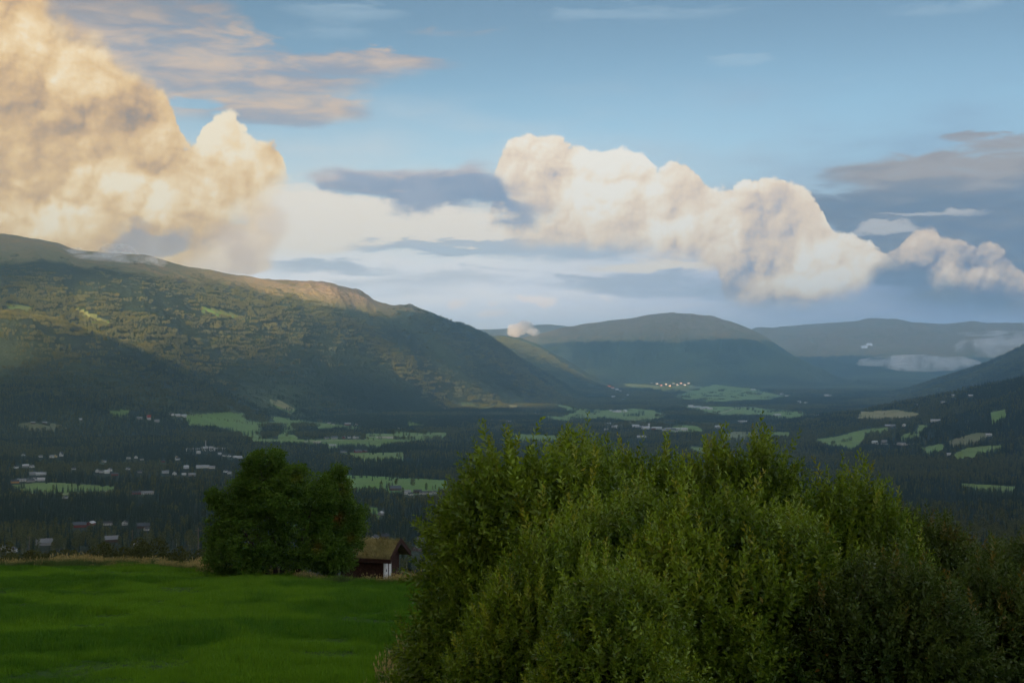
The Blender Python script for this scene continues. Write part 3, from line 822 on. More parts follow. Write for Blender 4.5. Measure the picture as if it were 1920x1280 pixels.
MAT['turf'] = plain_mat('turf_sod', (.20, .17, .07), .95, .1, .35, 2.5)
MAT['dry_grass'] = leaf_mat('dry_grass_blades', (.10, .13, .03), (.42, .32, .12), trans=.2, scale=.8)
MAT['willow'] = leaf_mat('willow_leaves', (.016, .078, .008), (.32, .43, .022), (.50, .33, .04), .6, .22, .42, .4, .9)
MAT['willow_dark'] = leaf_mat('willow_leaves_dark', (.030, .070, .013), (.12, .165, .02), (.32, .15, .03), .9, .2, .5, .3, .9)
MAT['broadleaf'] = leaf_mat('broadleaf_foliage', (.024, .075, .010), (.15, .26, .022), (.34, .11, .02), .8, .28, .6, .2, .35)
MAT['weed'] = leaf_mat('weeds', (.035, .075, .018), (.10, .15, .03), trans=.3, scale=.4, world=True)
MAT['grass'] = leaf_mat('meadow_grass_blades', (.018, .100, .003), (.16, .31, .009), trans=.3, scale=.085, world=True)

def tree_leaf_mat(name, c1, c2, c3):
    m, g, b = new_mat(name, .8, .1)
    rnd = g.node('ShaderNodeObjectInfo').outputs['Random']
    t = g.attr('tint')
    c = g.mix(rnd, c1, c2)
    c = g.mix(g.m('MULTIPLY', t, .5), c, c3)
    g.put(b.inputs['Base Color'], c)
    return m
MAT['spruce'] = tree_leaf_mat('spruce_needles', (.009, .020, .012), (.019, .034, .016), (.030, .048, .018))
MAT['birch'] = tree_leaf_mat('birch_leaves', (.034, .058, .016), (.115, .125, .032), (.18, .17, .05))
MAT['birchbark'] = plain_mat('birch_bark', (.42, .40, .36), .8, .2, .4, 4)

def spruce_mesh(h, rad, seed, tiers=9, blades=9):
    rs = np.random.default_rng(seed)
    V, Fc, T = [], [], []
    for i in range(tiers):
        f = i / (tiers - 1)
        z = h * (.10 + .84 * f); rr = rad * (1 - f) ** .85 + .12
        for k in range(blades):
            a = 2 * math.pi * (k + rs.random() * .7) / blades + i
            q = rr * rs.uniform(.75, 1.15); w = q * .42 + .08; drop = q * rs.uniform(.25, .5)
            c, s = math.cos(a), math.sin(a)
            n = len(V)
            z0 = z + h / tiers * .75
            V += [(0, 0, z0), (c * q * .6 - s * w, s * q * .6 + c * w, z - drop * .4), (c * q, s * q, z - drop), (c * q * .6 + s * w, s * q * .6 - c * w, z - drop * .4)]
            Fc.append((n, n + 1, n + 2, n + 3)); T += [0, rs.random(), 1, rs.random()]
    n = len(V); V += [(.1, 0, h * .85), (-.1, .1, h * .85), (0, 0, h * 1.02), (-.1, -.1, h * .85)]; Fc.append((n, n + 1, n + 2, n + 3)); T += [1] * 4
    return np.array(V), np.array(Fc), np.array(T)

def broad_mesh(h, rad, seed, n=260, lobes=7, leaf=.75, low=.18):
    rs = np.random.default_rng(seed)
    C = []
    for i in range(lobes):
        f = (i + .5) / lobes
        z = h * (low + (.94 - low) * f); env = math.sin(math.pi * min(1, .18 + .82 * f) ** 1.1) ** .6
        a = rs.random() * 6.28; q = rad * .42 * env * rs.uniform(.3, 1)
        C.append((math.cos(a) * q, math.sin(a) * q, z, rad * env * rs.uniform(.5, .72) + .3))
    C = np.array(C)
    k = rs.integers(0, lobes, n)
    d = rs.normal(size=(n, 3)); d /= np.linalg.norm(d, axis=1, keepdims=True)
    rr = C[k, 3] * rs.uniform(.55, 1.06, n)
    p = C[k, :3] + d * rr[:, None] * np.array([1, 1, .85])
    dirs = d + np.array([0, 0, .3]) + rs.normal(size=(n, 3)) * .5
    V, Fc = leaf_quads(p, dirs, rs.uniform(.7, 1.3, n) * leaf, rs.uniform(.7, 1.2, n) * leaf, .8, rs)
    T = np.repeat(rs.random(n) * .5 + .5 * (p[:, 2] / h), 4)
    return V, Fc, T

# templates for the woods: (mesh builder, material)
TREE_T = []
def template(nm, V, Fc, T, mat):
    me = np_mesh(nm, V, Fc, mat, attrs={'tint': T}); return me
for i in range(3): TREE_T.append(('spruce_tree', template('spruce_crown', *spruce_mesh(13 + i, 2.2 + .2 * i, i), MAT['spruce']), 13 + i))
for i in range(3): TREE_T.append(('birch_tree', template('birch_crown', *broad_mesh(10 + i, 2.9, 20 + i), MAT['birch']), 10 + i))
def merged(seed, kinds, n, spread):
    rs = np.random.default_rng(seed); Vs, Fs, Ts = [], [], []; off = 0
    for i in range(n):
        if rs.random() < kinds: V, Fc, T = spruce_mesh(rs.uniform(10, 16), rs.uniform(2.0, 3.0), seed * 50 + i, 6, 6)
        else: V, Fc, T = broad_mesh(rs.uniform(8, 12), rs.uniform(2.6, 3.6), seed * 50 + i, 70, 4, 1.5)
        a = rs.random() * 6.28; q = spread * math.sqrt(rs.random())
        V = V + np.array([math.cos(a) * q, math.sin(a) * q, -.5])
        Vs.append(V); Fs.append(Fc + off); Ts.append(T); off += len(V)
    return np.concatenate(Vs), np.concatenate(Fs), np.concatenate(Ts)
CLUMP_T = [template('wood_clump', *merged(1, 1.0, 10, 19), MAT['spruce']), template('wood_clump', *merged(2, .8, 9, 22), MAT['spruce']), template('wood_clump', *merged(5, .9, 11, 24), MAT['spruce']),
           template('wood_clump', *merged(3, .0, 9, 20), MAT['birch']), template('wood_clump', *merged(4, .1, 10, 23), MAT['birch']), template('wood_clump', *merged(6, .25, 11, 24), MAT['birch'])]

def scatter(name, pts, scl, rot, idx, meshes, label=None, extra_kind='stuff'):
    """points carrying instances, one object"""
    me = bpy.data.meshes.new(name); me.vertices.add(len(pts)); me.vertices.foreach_set('co', np.ascontiguousarray(pts, dtype=np.float32).ravel())
    for nm, arr, ty in (('scl', scl, 'FLOAT'), ('rotz', rot, 'FLOAT'), ('idx', idx, 'INT')):
        at = me.attributes.new(nm, ty, 'POINT'); at.data.foreach_set('value', np.ascontiguousarray(arr, dtype=np.int32 if ty == 'INT' else np.float32))
    o = bpy.data.objects.new(name, me); link(o); tag(o, label=label, kind=extra_kind)
    ng = bpy.data.node_groups.new(name + '_nodes', 'GeometryNodeTree')
    ng.interface.new_socket('Geometry', in_out='INPUT', socket_type='NodeSocketGeometry')
    ng.interface.new_socket('Geometry', in_out='OUTPUT', socket_type='NodeSocketGeometry')
    N, Lk = ng.nodes, ng.links
    gi = N.new('NodeGroupInput'); go = N.new('NodeGroupOutput')
    gti = N.new('GeometryNodeGeometryToInstance')
    for m in reversed(meshes):
        ob = bpy.data.objects.new(m.name + '_source', m)      # only a source for the instances, not in the scene
        oi = N.new('GeometryNodeObjectInfo'); oi.inputs['Object'].default_value = ob
        Lk.new(oi.outputs['Geometry'], gti.inputs[0])
    mtp = N.new('GeometryNodeMeshToPoints'); Lk.new(gi.outputs[0], mtp.inputs[0])
    iop = N.new('GeometryNodeInstanceOnPoints'); Lk.new(mtp.outputs[0], iop.inputs['Points']); Lk.new(gti.outputs[0], iop.inputs['Instance'])
    iop.inputs['Pick Instance'].default_value = True
    def na(nm, ty):
        q = N.new('GeometryNodeInputNamedAttribute'); q.data_type = ty; q.inputs['Name'].default_value = nm; return q.outputs['Attribute']
    Lk.new(na('idx', 'INT'), iop.inputs['Instance Index'])
    cx = N.new('ShaderNodeCombineXYZ'); Lk.new(na('rotz', 'FLOAT'), cx.inputs[2]); Lk.new(cx.outputs[0], iop.inputs['Rotation'])
    Lk.new(na('scl', 'FLOAT'), iop.inputs['Scale'])
    Lk.new(iop.outputs[0], go.inputs[0])
    md = o.modifiers.new('scatter', 'NODES'); md.node_group = ng
    return o

def wood_ok(x, y, z, r, slack=1.0):
    px, py = project(x, y, z)
    ok = field_mask(px, py, r) < 0
    hed = (np.abs(fbm(x / 210, y / 120, 61, 2)) < .009) | (fbm(x / 60, y / 60, 62, 2) > .68)
    ok |= hed & (np.abs(fbm(x / 90, y / 90, 63, 2)) > .1) & (r > 1500)
    ok |= grove_mask(px, py)
    for hx, hy, hw, hd in HOUSE_PTS:
        occ = 10.0 / np.maximum(r, 1) * F
        ok &= ~((np.abs(px - hx) < hw * slack) & (py > hy - 2) & (py < hy + occ + 1) & (r < hd * 1.12))
    return ok, px, py

def woods():
    rs = np.random.default_rng(11)
    def polar(n, r0, r1, a0=-22.5, a1=22.5):
        r = np.sqrt(rs.uniform(r0 * r0, r1 * r1, n)); a = np.radians(rs.uniform(a0, a1, n))
        return r * np.sin(a), r * np.cos(a), r
    # nearer wood, single trees
    x, y, r = polar(190000, 1150, 4300)
    z, lay = terrain_h(x, y, True)
    ok, px, py = wood_ok(x, y, z, r)
    ok &= (px > -60) & (px < 1980) & (py < 1070)
    dens = fbm(x / 160, y / 160, 21, 3)
    vill = (px < 470) & (py > 845) & (py < 905)
    ok &= ~(vill & (rs.random(len(x)) < .35))
    ok &= rs.random(len(x)) < np.clip(.85 + 1.2 * dens, .25, 1)
    x, y, z, r = x[ok], y[ok], z[ok], r[ok]
    sp = fbm(x / 260, y / 260, 33, 3) + rs.normal(size=len(x)) * .25 + .02
    idx = np.where(sp > 0, rs.integers(0, 3, len(x)), 3 + rs.integers(0, 3, len(x)))
    sc_ = rs.uniform(.55, 1.12, len(x))
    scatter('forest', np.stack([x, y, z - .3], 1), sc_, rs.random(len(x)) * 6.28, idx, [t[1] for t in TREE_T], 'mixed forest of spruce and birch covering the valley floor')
    # farther woods, clumps
    x, y, r = polar(125000, 4200, 10600)
    z, lay = terrain_h(x, y, True)
    ok, px, py = wood_ok(x, y, z, r)
    U = px
    tla = np.where(lay == 1, np.interp(U, [-200, 300, 520, 700, 800, 900], [430, 405, 330, 275, 300, 320]), np.where(lay == 3, 260, 450))
    hi = (z - tla) / 90 + .8 * fbm(x / 240, y / 240, 14, 4)
    ok &= (px > -60) & (px < 1980) & (hi < rs.uniform(-.5, .35, len(x)))
    ok &= rs.random(len(x)) < np.clip(.9 + 2.0 * fbm(x / 330, y / 330, 22, 4) - .35 * sstep(150, 420, z), .12, 1)
    x, y, z, r, hi = x[ok], y[ok], z[ok], r[ok], hi[ok]
    sp = fbm(x / 420, y / 420, 34, 3) + rs.normal(size=len(x)) * .18 - .8 * sstep(-100, 250, z) + .10
    idx = np.where(sp > 0, rs.integers(0, 3, len(x)), 3 + rs.integers(0, 3, len(x)))
    sc_ = rs.uniform(.6, 1.25, len(x)) * np.clip(1 - .35 * sstep(150, 420, z), .5, 1)
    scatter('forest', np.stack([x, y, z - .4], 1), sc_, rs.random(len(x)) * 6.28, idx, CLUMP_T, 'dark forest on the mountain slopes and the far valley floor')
    print('woods', len(x))
woods()

# single trees in hedges and on the fields
def make_tree(ti, loc, s, label, group):
    nm, me, h = TREE_T[ti]
    root = empty(nm, loc, random.random() * 6.28); root.scale = (s, s, s)
    tag(root, label, 'tree', group)
    cr = bpy.data.objects.new('crown', me); link(cr, root)
    tr = bpy.data.objects.new('trunk', TRUNK[nm]); link(tr, root)
    return root
TRUNK = {'spruce_tree': MB().tube([(0, 0, -1), (0, 0, 5), (0, 0, 11)], [.22, .16, .05], 7).mesh('trunk', MAT['bark']),
         'birch_tree': MB().tube([(0, 0, -1), (.1, 0, 3), (0, .1, 6.5)], [.2, .14, .06], 7).mesh('trunk', MAT['birchbark'])}
def hedge_trees():
    rs = np.random.default_rng(5)
    for hn, line in enumerate(HEDGES):
        pts = []
        for (x1, y1), (x2, y2) in zip(line[:-1], line[1:]):
            n = int(math.hypot(x2 - x1, y2 - y1) / 7)
            for i in range(n):
                pts.append((x1 + (x2 - x1) * (i + rs.random()) / n, y1 + (y2 - y1) * (i + rs.random()) / n))
        for q in pts:
            p = hit(q[0], q[1], 1500)
            if p is not None: make_tree(3 + int(rs.integers(0, 3)), tuple(p), rs.uniform(.45, .8), 'small tree in a dark hedge line between the green farm fields', 'trees in the hedge lines between the fields')
    for px_, py_, s, lab in ((427, 791, 1.0, 'lone round tree on the green field left of the groves'), (700, 826, .8, 'lone tree on the field right of the large farm'), (1198, 782, 1.3, 'lone tree on the mid-valley meadow')):
        p = hit(px_, py_, 1500)
        make_tree(3, tuple(p), s, lab, None)
hedge_trees()

def near_wood():
    """trees between the meadow and the village, each one an object"""
    rs = np.random.default_rng(19)
    n = 0; tries = 0; used = []
    while n < 290 and tries < 30000:
        tries += 1
        r = rs.uniform(380, 1300)
        px = rs.uniform(-30, 830) if rs.random() < .78 else rs.uniform(1640, 1950)
        x = (px - 960) / F * r; y = r
        z = ground(x, y); 
        s = rs.uniform(.55, 1.05)
        _, pyt = project(x, y, z + 11 * s)
        if pyt > 1052: continue
        okk, _, _ = wood_ok(np.array([x]), np.array([y]), np.array([z]), np.array([math.hypot(x, y)]), .5)
        if not okk[0]: continue
        if any((px - a) ** 2 + ((pyt - b) * 2) ** 2 < 60 for a, b in used): continue
        used.append((px, pyt))
        ti = int(rs.integers(0, 6)) if px < 1000 else int(rs.integers(0, 4))
        sp = TREE_T[ti][0] == 'spruce_tree'
        side = 'beyond the meadow at the left' if px < 1000 else 'on the dark slope behind the bushes'
        make_tree(ti, (x, y, z - .3), s, ('dark pointed spruce in the wood ' if sp else 'round light green birch in the wood ') + side, ('spruces' if sp else 'birches') + ' in the wood ' + side)
        n += 1
    print('near wood', n, tries)
near_wood()

turf_hut()
# ------------------------------------------------------------------ the broad tree standing at the meadow edge
def lobed_tree(name, label, depth, base_px, base_py, lobes, stems, mat, n, leaf, seed, autumn=(), cat='tree', zoff=0):
    rs = np.random.default_rng(seed)
    k = depth / F
    bx = (base_px - 960) * k; bz = (HOR - base_py) * k
    root = empty(name, (bx, depth, bz)); tag(root, label, cat)
    C = []
    for (cx, cy, rx, ry) in lobes:
        C.append(((cx - base_px) * k, rs.uniform(-.5, .5) * rx * k * 1.2, (base_py - cy) * k, rx * k, ry * k))
    C = np.array(C)
    # every bough ends in rounded sub-clumps of twigs
    sub = []
    for c in C:
        m_ = max(6, int(26 * (c[3] * c[4]) ** .8))
        dd = rs.normal(size=(m_, 3)); dd /= np.linalg.norm(dd, axis=1, keepdims=True)
        rad_ = rs.uniform(.55, 1.0, m_)
        for j in range(m_):
            rr_ = rs.uniform(.30, .62)
            sub.append((c[0] + dd[j, 0] * (c[3] - .25) * rad_[j], c[1] + dd[j, 1] * (c[3] - .25) * rad_[j], c[2] + dd[j, 2] * (c[4] - .2) * rad_[j], rr_, rr_ * .75))
    C = np.array(sub)
    vol = C[:, 3] ** 2; pr = vol / vol.sum()
    # twigs: small tufts of leaves on and inside every lobe
    nt_ = n // 14
    li = rs.choice(len(C), nt_, p=pr)
    d = rs.normal(size=(nt_, 3)); d /= np.linalg.norm(d, axis=1, keepdims=True)
    rr = rs.uniform(.2, 1.0, nt_) ** .45 * (1 + .16 * fbm(d[:, 0] * 3 + li * 5, d[:, 2] * 3 + d[:, 1] * 2, 3, 3))
    tp = C[li, :3] + d * np.stack([C[li, 3], C[li, 3], C[li, 4]], 1) * rr[:, None]
    ok = tp[:, 2] > .05
    tp, d, rr, li = tp[ok], d[ok], rr[ok], li[ok]
    q = np.repeat(np.arange(len(tp)), 14)
    lp = tp[q] + rs.normal(size=(len(q), 3)) * np.array([.12, .12, .09])
    dirs = d[q] * .8 + np.array([0, 0, .25]) + rs.normal(size=(len(q), 3)) * .6
    V, Fc = leaf_quads(lp, dirs, rs.uniform(.7, 1.25, len(q)) * leaf, rs.uniform(.55, .8, len(q)) * leaf, .7, rs)
    hgt = C[:, 2].max() + 1
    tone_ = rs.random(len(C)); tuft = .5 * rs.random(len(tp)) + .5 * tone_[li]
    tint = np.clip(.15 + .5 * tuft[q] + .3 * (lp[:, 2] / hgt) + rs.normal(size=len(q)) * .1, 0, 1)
    au = np.zeros(len(q))
    for (ax, ay, ar, am_) in autumn:
        px_ = base_px + lp[:, 0] / k; py_ = base_py - lp[:, 2] / k
        au = np.maximum(au, am_ * np.exp(-((px_ - ax) ** 2 + (py_ - ay) ** 2) / ar ** 2) * (tuft[q] > .25))
    cr = bpy.data.objects.new('crown', np_mesh('crown', V, Fc, mat, attrs={'tint': np.repeat(tint, 4), 'autumn': np.repeat(np.clip(au, 0, 1), 4)})); link(cr, root)
    mb = MB()
    for (sx, sy, ex, ey) in stems:
        p0 = Vector(((sx - base_px) * k, rs.uniform(-.3, .3), -.4)); p3 = Vector(((ex - base_px) * k, rs.uniform(-1.2, 1.2), (base_py - ey) * k))
        p1 = p0.lerp(p3, .35) + Vector((rs.uniform(-.2, .2), rs.uniform(-.2, .2), .3)); p2 = p0.lerp(p3, .7) + Vector((rs.uniform(-.3, .3), rs.uniform(-.2, .2), .2))
        mb.tube([p0, p1, p2, p3], [.16, .12, .08, .02], 8)
        for j in range(7):
            f = rs.uniform(.3, .95); q0 = p0.lerp(p3, f)
            mb.tube([q0, q0 + Vector((rs.uniform(-1, 1), rs.uniform(-1, 1), rs.uniform(.2, 1)))], [.045, .008], 5)
    mb.build('trunk', MAT['bark'], root, True)
    return root
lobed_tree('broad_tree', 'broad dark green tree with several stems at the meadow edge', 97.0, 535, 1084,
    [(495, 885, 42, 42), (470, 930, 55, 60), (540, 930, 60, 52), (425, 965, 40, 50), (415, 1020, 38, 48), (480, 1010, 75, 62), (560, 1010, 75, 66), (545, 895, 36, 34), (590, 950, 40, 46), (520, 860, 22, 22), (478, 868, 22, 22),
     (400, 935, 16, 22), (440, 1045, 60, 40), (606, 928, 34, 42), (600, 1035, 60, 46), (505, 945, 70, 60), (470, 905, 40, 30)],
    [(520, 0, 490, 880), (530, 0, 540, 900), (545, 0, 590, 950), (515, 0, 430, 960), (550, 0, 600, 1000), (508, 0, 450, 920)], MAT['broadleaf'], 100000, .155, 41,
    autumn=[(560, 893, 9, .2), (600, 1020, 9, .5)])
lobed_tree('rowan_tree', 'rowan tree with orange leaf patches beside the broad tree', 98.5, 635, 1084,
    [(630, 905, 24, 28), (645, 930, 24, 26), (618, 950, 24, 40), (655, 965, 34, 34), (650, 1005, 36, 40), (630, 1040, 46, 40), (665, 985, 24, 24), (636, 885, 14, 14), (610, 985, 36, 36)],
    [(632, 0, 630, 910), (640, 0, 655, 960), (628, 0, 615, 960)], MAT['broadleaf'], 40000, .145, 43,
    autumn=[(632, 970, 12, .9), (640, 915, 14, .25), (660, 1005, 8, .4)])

# ------------------------------------------------------------------ willow bushes
def shoot_template(rs, L=.75, nl=20, leaf=.125):
    """leaf positions / directions / lengths along a shoot that grows along +Z"""
    t = np.linspace(.12, 1.0, nl) + rs.normal(size=nl) * .01
    ang = np.arange(nl) * 2.4 + rs.random() * 6
    bend = rs.uniform(-.12, .12, 2)
    px_ = bend[0] * t * t * L; py_ = bend[1] * t * t * L
    pos = np.stack([px_, py_, t * L], 1)
    spread = 1.15 - .55 * t
    d = np.stack([np.cos(ang) * spread, np.sin(ang) * spread, np.full(nl, .35) + .5 * t], 1)
    ln = leaf * (1.15 - .5 * t ** 3) * rs.uniform(.8, 1.2, nl)
    return pos, d, ln, t

def bush_template(seed, Rb=1.9, H=6.0, nlobe=22, per=210):
    """a dome of rounded leafy masses, each carried by its own stem and covered with leafy shoots"""
    rs = np.random.default_rng(seed)
    temps = [shoot_template(rs) for _ in range(10)]
    stems = MB(); SP, SD, SS, ST = [], [], [], []
    for i in range(nlobe):
        f = (i + .5) / nlobe
        el = math.asin(min(1, f ** .8)) ; th = i * 2.39996 + rs.normal() * .25      # low lobes first, the last ones on top
        rad = Rb * math.cos(el) ** .8 * rs.uniform(.72, 1.0); lr = rs.uniform(.48, .82)
        cz = 1.2 + (H - 1.2 - lr) * (.08 + .92 * math.sin(el)) * rs.uniform(.86, 1.03)
        c = np.array([math.cos(th) * rad, math.sin(th) * rad, cz])
        p0 = np.array([math.cos(th) * .18, math.sin(th) * .18, -.3]); mid = np.array([c[0] * .45, c[1] * .45, cz * .5])
        q = [p0 * (1 - t) ** 2 + mid * 2 * t * (1 - t) + c * t * t for t in (0, .2, .4, .6, .8, 1)]
        stems.tube([tuple(v) for v in q] + [tuple(c + np.array([0, 0, lr * .9]))], [.045, .038, .030, .022, .016, .010, .003], 6)
        m = int(per * (lr / .65) ** 2); lt = rs.normal() * .16
        for j in range(m):
            n = rs.normal(size=3); n /= np.linalg.norm(n)
            if n[2] < -.35 and rs.random() < .7: n[2] *= -1
            rr = lr * (.35 + .65 * rs.random() ** .5) * (1 + .18 * math.sin(5 * n[0] + i) * math.sin(4 * n[1]))
            pos = c + n * np.array([1, 1, 1.25]) * rr - np.array([0, 0, .25])
            out = np.array([c[0], c[1], 0]) / (Rb + .1)
            dr = n * .95 + out * .3 + np.array([0, 0, .55 + .5 * max(0, n[2])])
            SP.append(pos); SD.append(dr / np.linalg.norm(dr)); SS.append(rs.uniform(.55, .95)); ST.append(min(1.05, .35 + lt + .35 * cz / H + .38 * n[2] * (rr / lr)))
            if rs.random() < .10: stems.tube([tuple(c + (pos - c) * .2), tuple(pos + SD[-1] * .4)], [.009, .002], 4)
        for j in range(7 if f > .5 else 0):          # leaders that stand out of the mass
            pos = c + np.array([rs.normal() * lr * .35, rs.normal() * lr * .35, lr * .95]); dr = np.array([rs.normal() * .16, rs.normal() * .16, 1.0])
            SP.append(pos); SD.append(dr / np.linalg.norm(dr)); SS.append(rs.uniform(.6, 1.1)); ST.append(1.08)
    SP, SD, SS, ST = map(np.array, (SP, SD, SS, ST))
    V, Fc, T, A = [], [], [], []; off = 0
    tk = rs.integers(0, len(temps), len(SP))
    spin = rs.random(len(SP)) * 6.28
    tone = rs.random(len(SP))
    for k, (pos, d, ln, tt) in enumerate(temps):
        s = np.nonzero(tk == k)[0]
        Dz = SD[s]; ref = np.stack([np.cos(spin[s]), np.sin(spin[s]), np.zeros(len(s))], 1)
        Dx = ref - Dz * (ref * Dz).sum(1, keepdims=True); Dx /= np.linalg.norm(Dx, axis=1, keepdims=True)
        Dy = np.cross(Dz, Dx)
        def tr(v): return (Dx[:, None, :] * v[None, :, 0:1] + Dy[:, None, :] * v[None, :, 1:2] + Dz[:, None, :] * v[None, :, 2:3])
        P3 = (SP[s][:, None, :] + tr(pos) * SS[s][:, None, None]).reshape(-1, 3)
        D3 = tr(d).reshape(-1, 3)
        L3 = (np.tile(ln, len(s)).reshape(len(s), -1) * SS[s][:, None] ** .5).ravel()
        v, f = leaf_quads(P3, D3, L3, L3 * rs.uniform(.36, .50, len(L3)), 1.1, rs)
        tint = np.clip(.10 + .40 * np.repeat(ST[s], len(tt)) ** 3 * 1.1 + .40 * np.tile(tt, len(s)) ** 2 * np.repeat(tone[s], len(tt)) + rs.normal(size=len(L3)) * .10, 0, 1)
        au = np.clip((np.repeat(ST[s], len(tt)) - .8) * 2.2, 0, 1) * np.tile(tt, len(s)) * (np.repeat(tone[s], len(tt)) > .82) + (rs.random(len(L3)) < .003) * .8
        V.append(v); Fc.append(f + off); off += len(v); T.append(np.repeat(tint, 4)); A.append(np.repeat(np.clip(au, 0, 1), 4))
    print('bush leaves', off // 4)
    crown = np_mesh('crown', np.concatenate(V), np.concatenate(Fc), MAT['willow'], attrs={'tint': np.concatenate(T), 'autumn': np.concatenate(A)})
    return crown, stems.mesh('stem', MAT['bark'], True)
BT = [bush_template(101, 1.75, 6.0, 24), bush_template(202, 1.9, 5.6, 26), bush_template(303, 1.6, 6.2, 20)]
# px, top row, depth, width px, template, turn, label, darker leaves
BUSHES = [
 (1015, 776, 19.5, 520, 0, 10, 'tallest willow bush with yellow-green tips in front of the valley', 0),
 (1100, 800, 21.0, 360, 2, 130, 'willow bush crowded behind the tallest one on its right flank', 0),
 (1235, 828, 21.5, 400, 1, 80, 'willow bush filling the middle of the row between the two highest', 0),
 (1395, 800, 19.0, 360, 2, 200, 'willow bush whose orange-tipped shoots stand above its neighbours', 0),
 (1480, 872, 20.0, 340, 0, 30, 'willow bush just before the rounded yellowish one', 0),
 (1590, 866, 19.5, 400, 1, 150, 'rounded willow bush with a sharp yellowish peak at the right', 0),
 (948, 868, 19.0, 300, 2, 40, 'willow bush that leans over the meadow at the left end of the row', 0),
 (1165, 870, 17.5, 460, 0, 250, 'leafy willow bush in front of the two highest bushes', 0),
 (1320, 900, 15.5, 520, 1, 310, 'broad willow bush in front of the row with bare stems showing', 0),
 (1490, 940, 16.0, 420, 2, 120, 'dark willow bush in front of the rounded one', 0),
 (1660, 985, 15.0, 470, 0, 100, 'dark low willow bush in the lower right corner', 1),
 (1740, 960, 20.0, 330, 2, 300, 'willow bush with reddish tips on the right slope', 1),
 (1880, 1030, 16.0, 420, 1, 20, 'dark willow bush at the right edge of the picture', 1),
 (1900, 975, 24.0, 340, 0, 220, 'brown-tipped bush behind the bush at the right edge', 1),
 (1700, 925, 38.0, 150, 0, 60, 'thin brownish bush standing between the rounded bush and the valley', 1),
 (1035, 960, 15.5, 420, 1, 170, 'dark dense willow bush low at the left end of the row', 0),
 (1160, 1040, 13.5, 420, 2, 75, 'lowest willow bush at the bottom edge below the tallest one', 0),
]
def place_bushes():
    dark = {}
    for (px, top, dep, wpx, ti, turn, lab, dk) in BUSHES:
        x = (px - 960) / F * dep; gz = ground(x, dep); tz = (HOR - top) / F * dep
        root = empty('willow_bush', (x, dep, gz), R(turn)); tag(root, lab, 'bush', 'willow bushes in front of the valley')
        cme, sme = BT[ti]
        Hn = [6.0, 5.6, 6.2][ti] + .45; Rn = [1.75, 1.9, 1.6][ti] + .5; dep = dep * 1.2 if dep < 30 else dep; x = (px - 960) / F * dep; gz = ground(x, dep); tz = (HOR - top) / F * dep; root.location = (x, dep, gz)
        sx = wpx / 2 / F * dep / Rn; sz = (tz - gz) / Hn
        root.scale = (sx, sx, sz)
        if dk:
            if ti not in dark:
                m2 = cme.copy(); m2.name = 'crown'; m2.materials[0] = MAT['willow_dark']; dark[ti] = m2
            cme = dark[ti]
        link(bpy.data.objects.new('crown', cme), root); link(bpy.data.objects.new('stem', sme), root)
place_bushes()

# ------------------------------------------------------------------ grass
def blade_tuft(name, seed, n, h, w, spread, mat, lean=.3, heads=False):
    rs = np.random.default_rng(seed); V, Fc, T = [], [], []
    for i in range(n):
        a = rs.random() * 6.28; q = spread * math.sqrt(rs.random()); x, y = math.cos(a) * q, math.sin(a) * q
        hh_ = h * rs.uniform(.55, 1.1); f = rs.random() * 6.28; dx, dy = math.cos(f) * w, math.sin(f) * w
        la = rs.random() * 6.28; ll = lean * hh_ * rs.random(); lx, ly = math.cos(la) * ll, math.sin(la) * ll
        k = len(V)
        V += [(x - dx, y - dy, 0), (x + dx, y + dy, 0), (x + dx * .7 + lx * .4, y + dy * .7 + ly * .4, hh_ * .6), (x - dx * .7 + lx * .4, y - dy * .7 + ly * .4, hh_ * .6)]
        V += [(x + dx * .6 + lx * .4, y + dy * .6 + ly * .4, hh_ * .6), (x + lx, y + ly, hh_), (x + lx, y + ly, hh_ * .99), (x - dx * .6 + lx * .4, y - dy * .6 + ly * .4, hh_ * .6)]
        Fc += [(k, k + 1, k + 2, k + 3), (k + 4, k + 5, k + 6, k + 7)]
        t0 = rs.random() * .6; T += [t0, t0, t0 + .2, t0 + .2, t0 + .2, t0 + .4, t0 + .4, t0 + .2]
        if heads and rs.random() < .5:
            k = len(V); e = w * 2.6
            V += [(x + lx, y + ly, hh_ * .96), (x + lx + e, y + ly, hh_ * 1.05), (x + lx * 1.1, y + ly * 1.1, hh_ * 1.2), (x + lx - e, y + ly, hh_ * 1.05)]; Fc.append((k, k + 1, k + 2, k + 3)); T += [1] * 4
    return np_mesh(name, np.array(V), np.array(Fc), mat, attrs={'tint': np.array(T)})

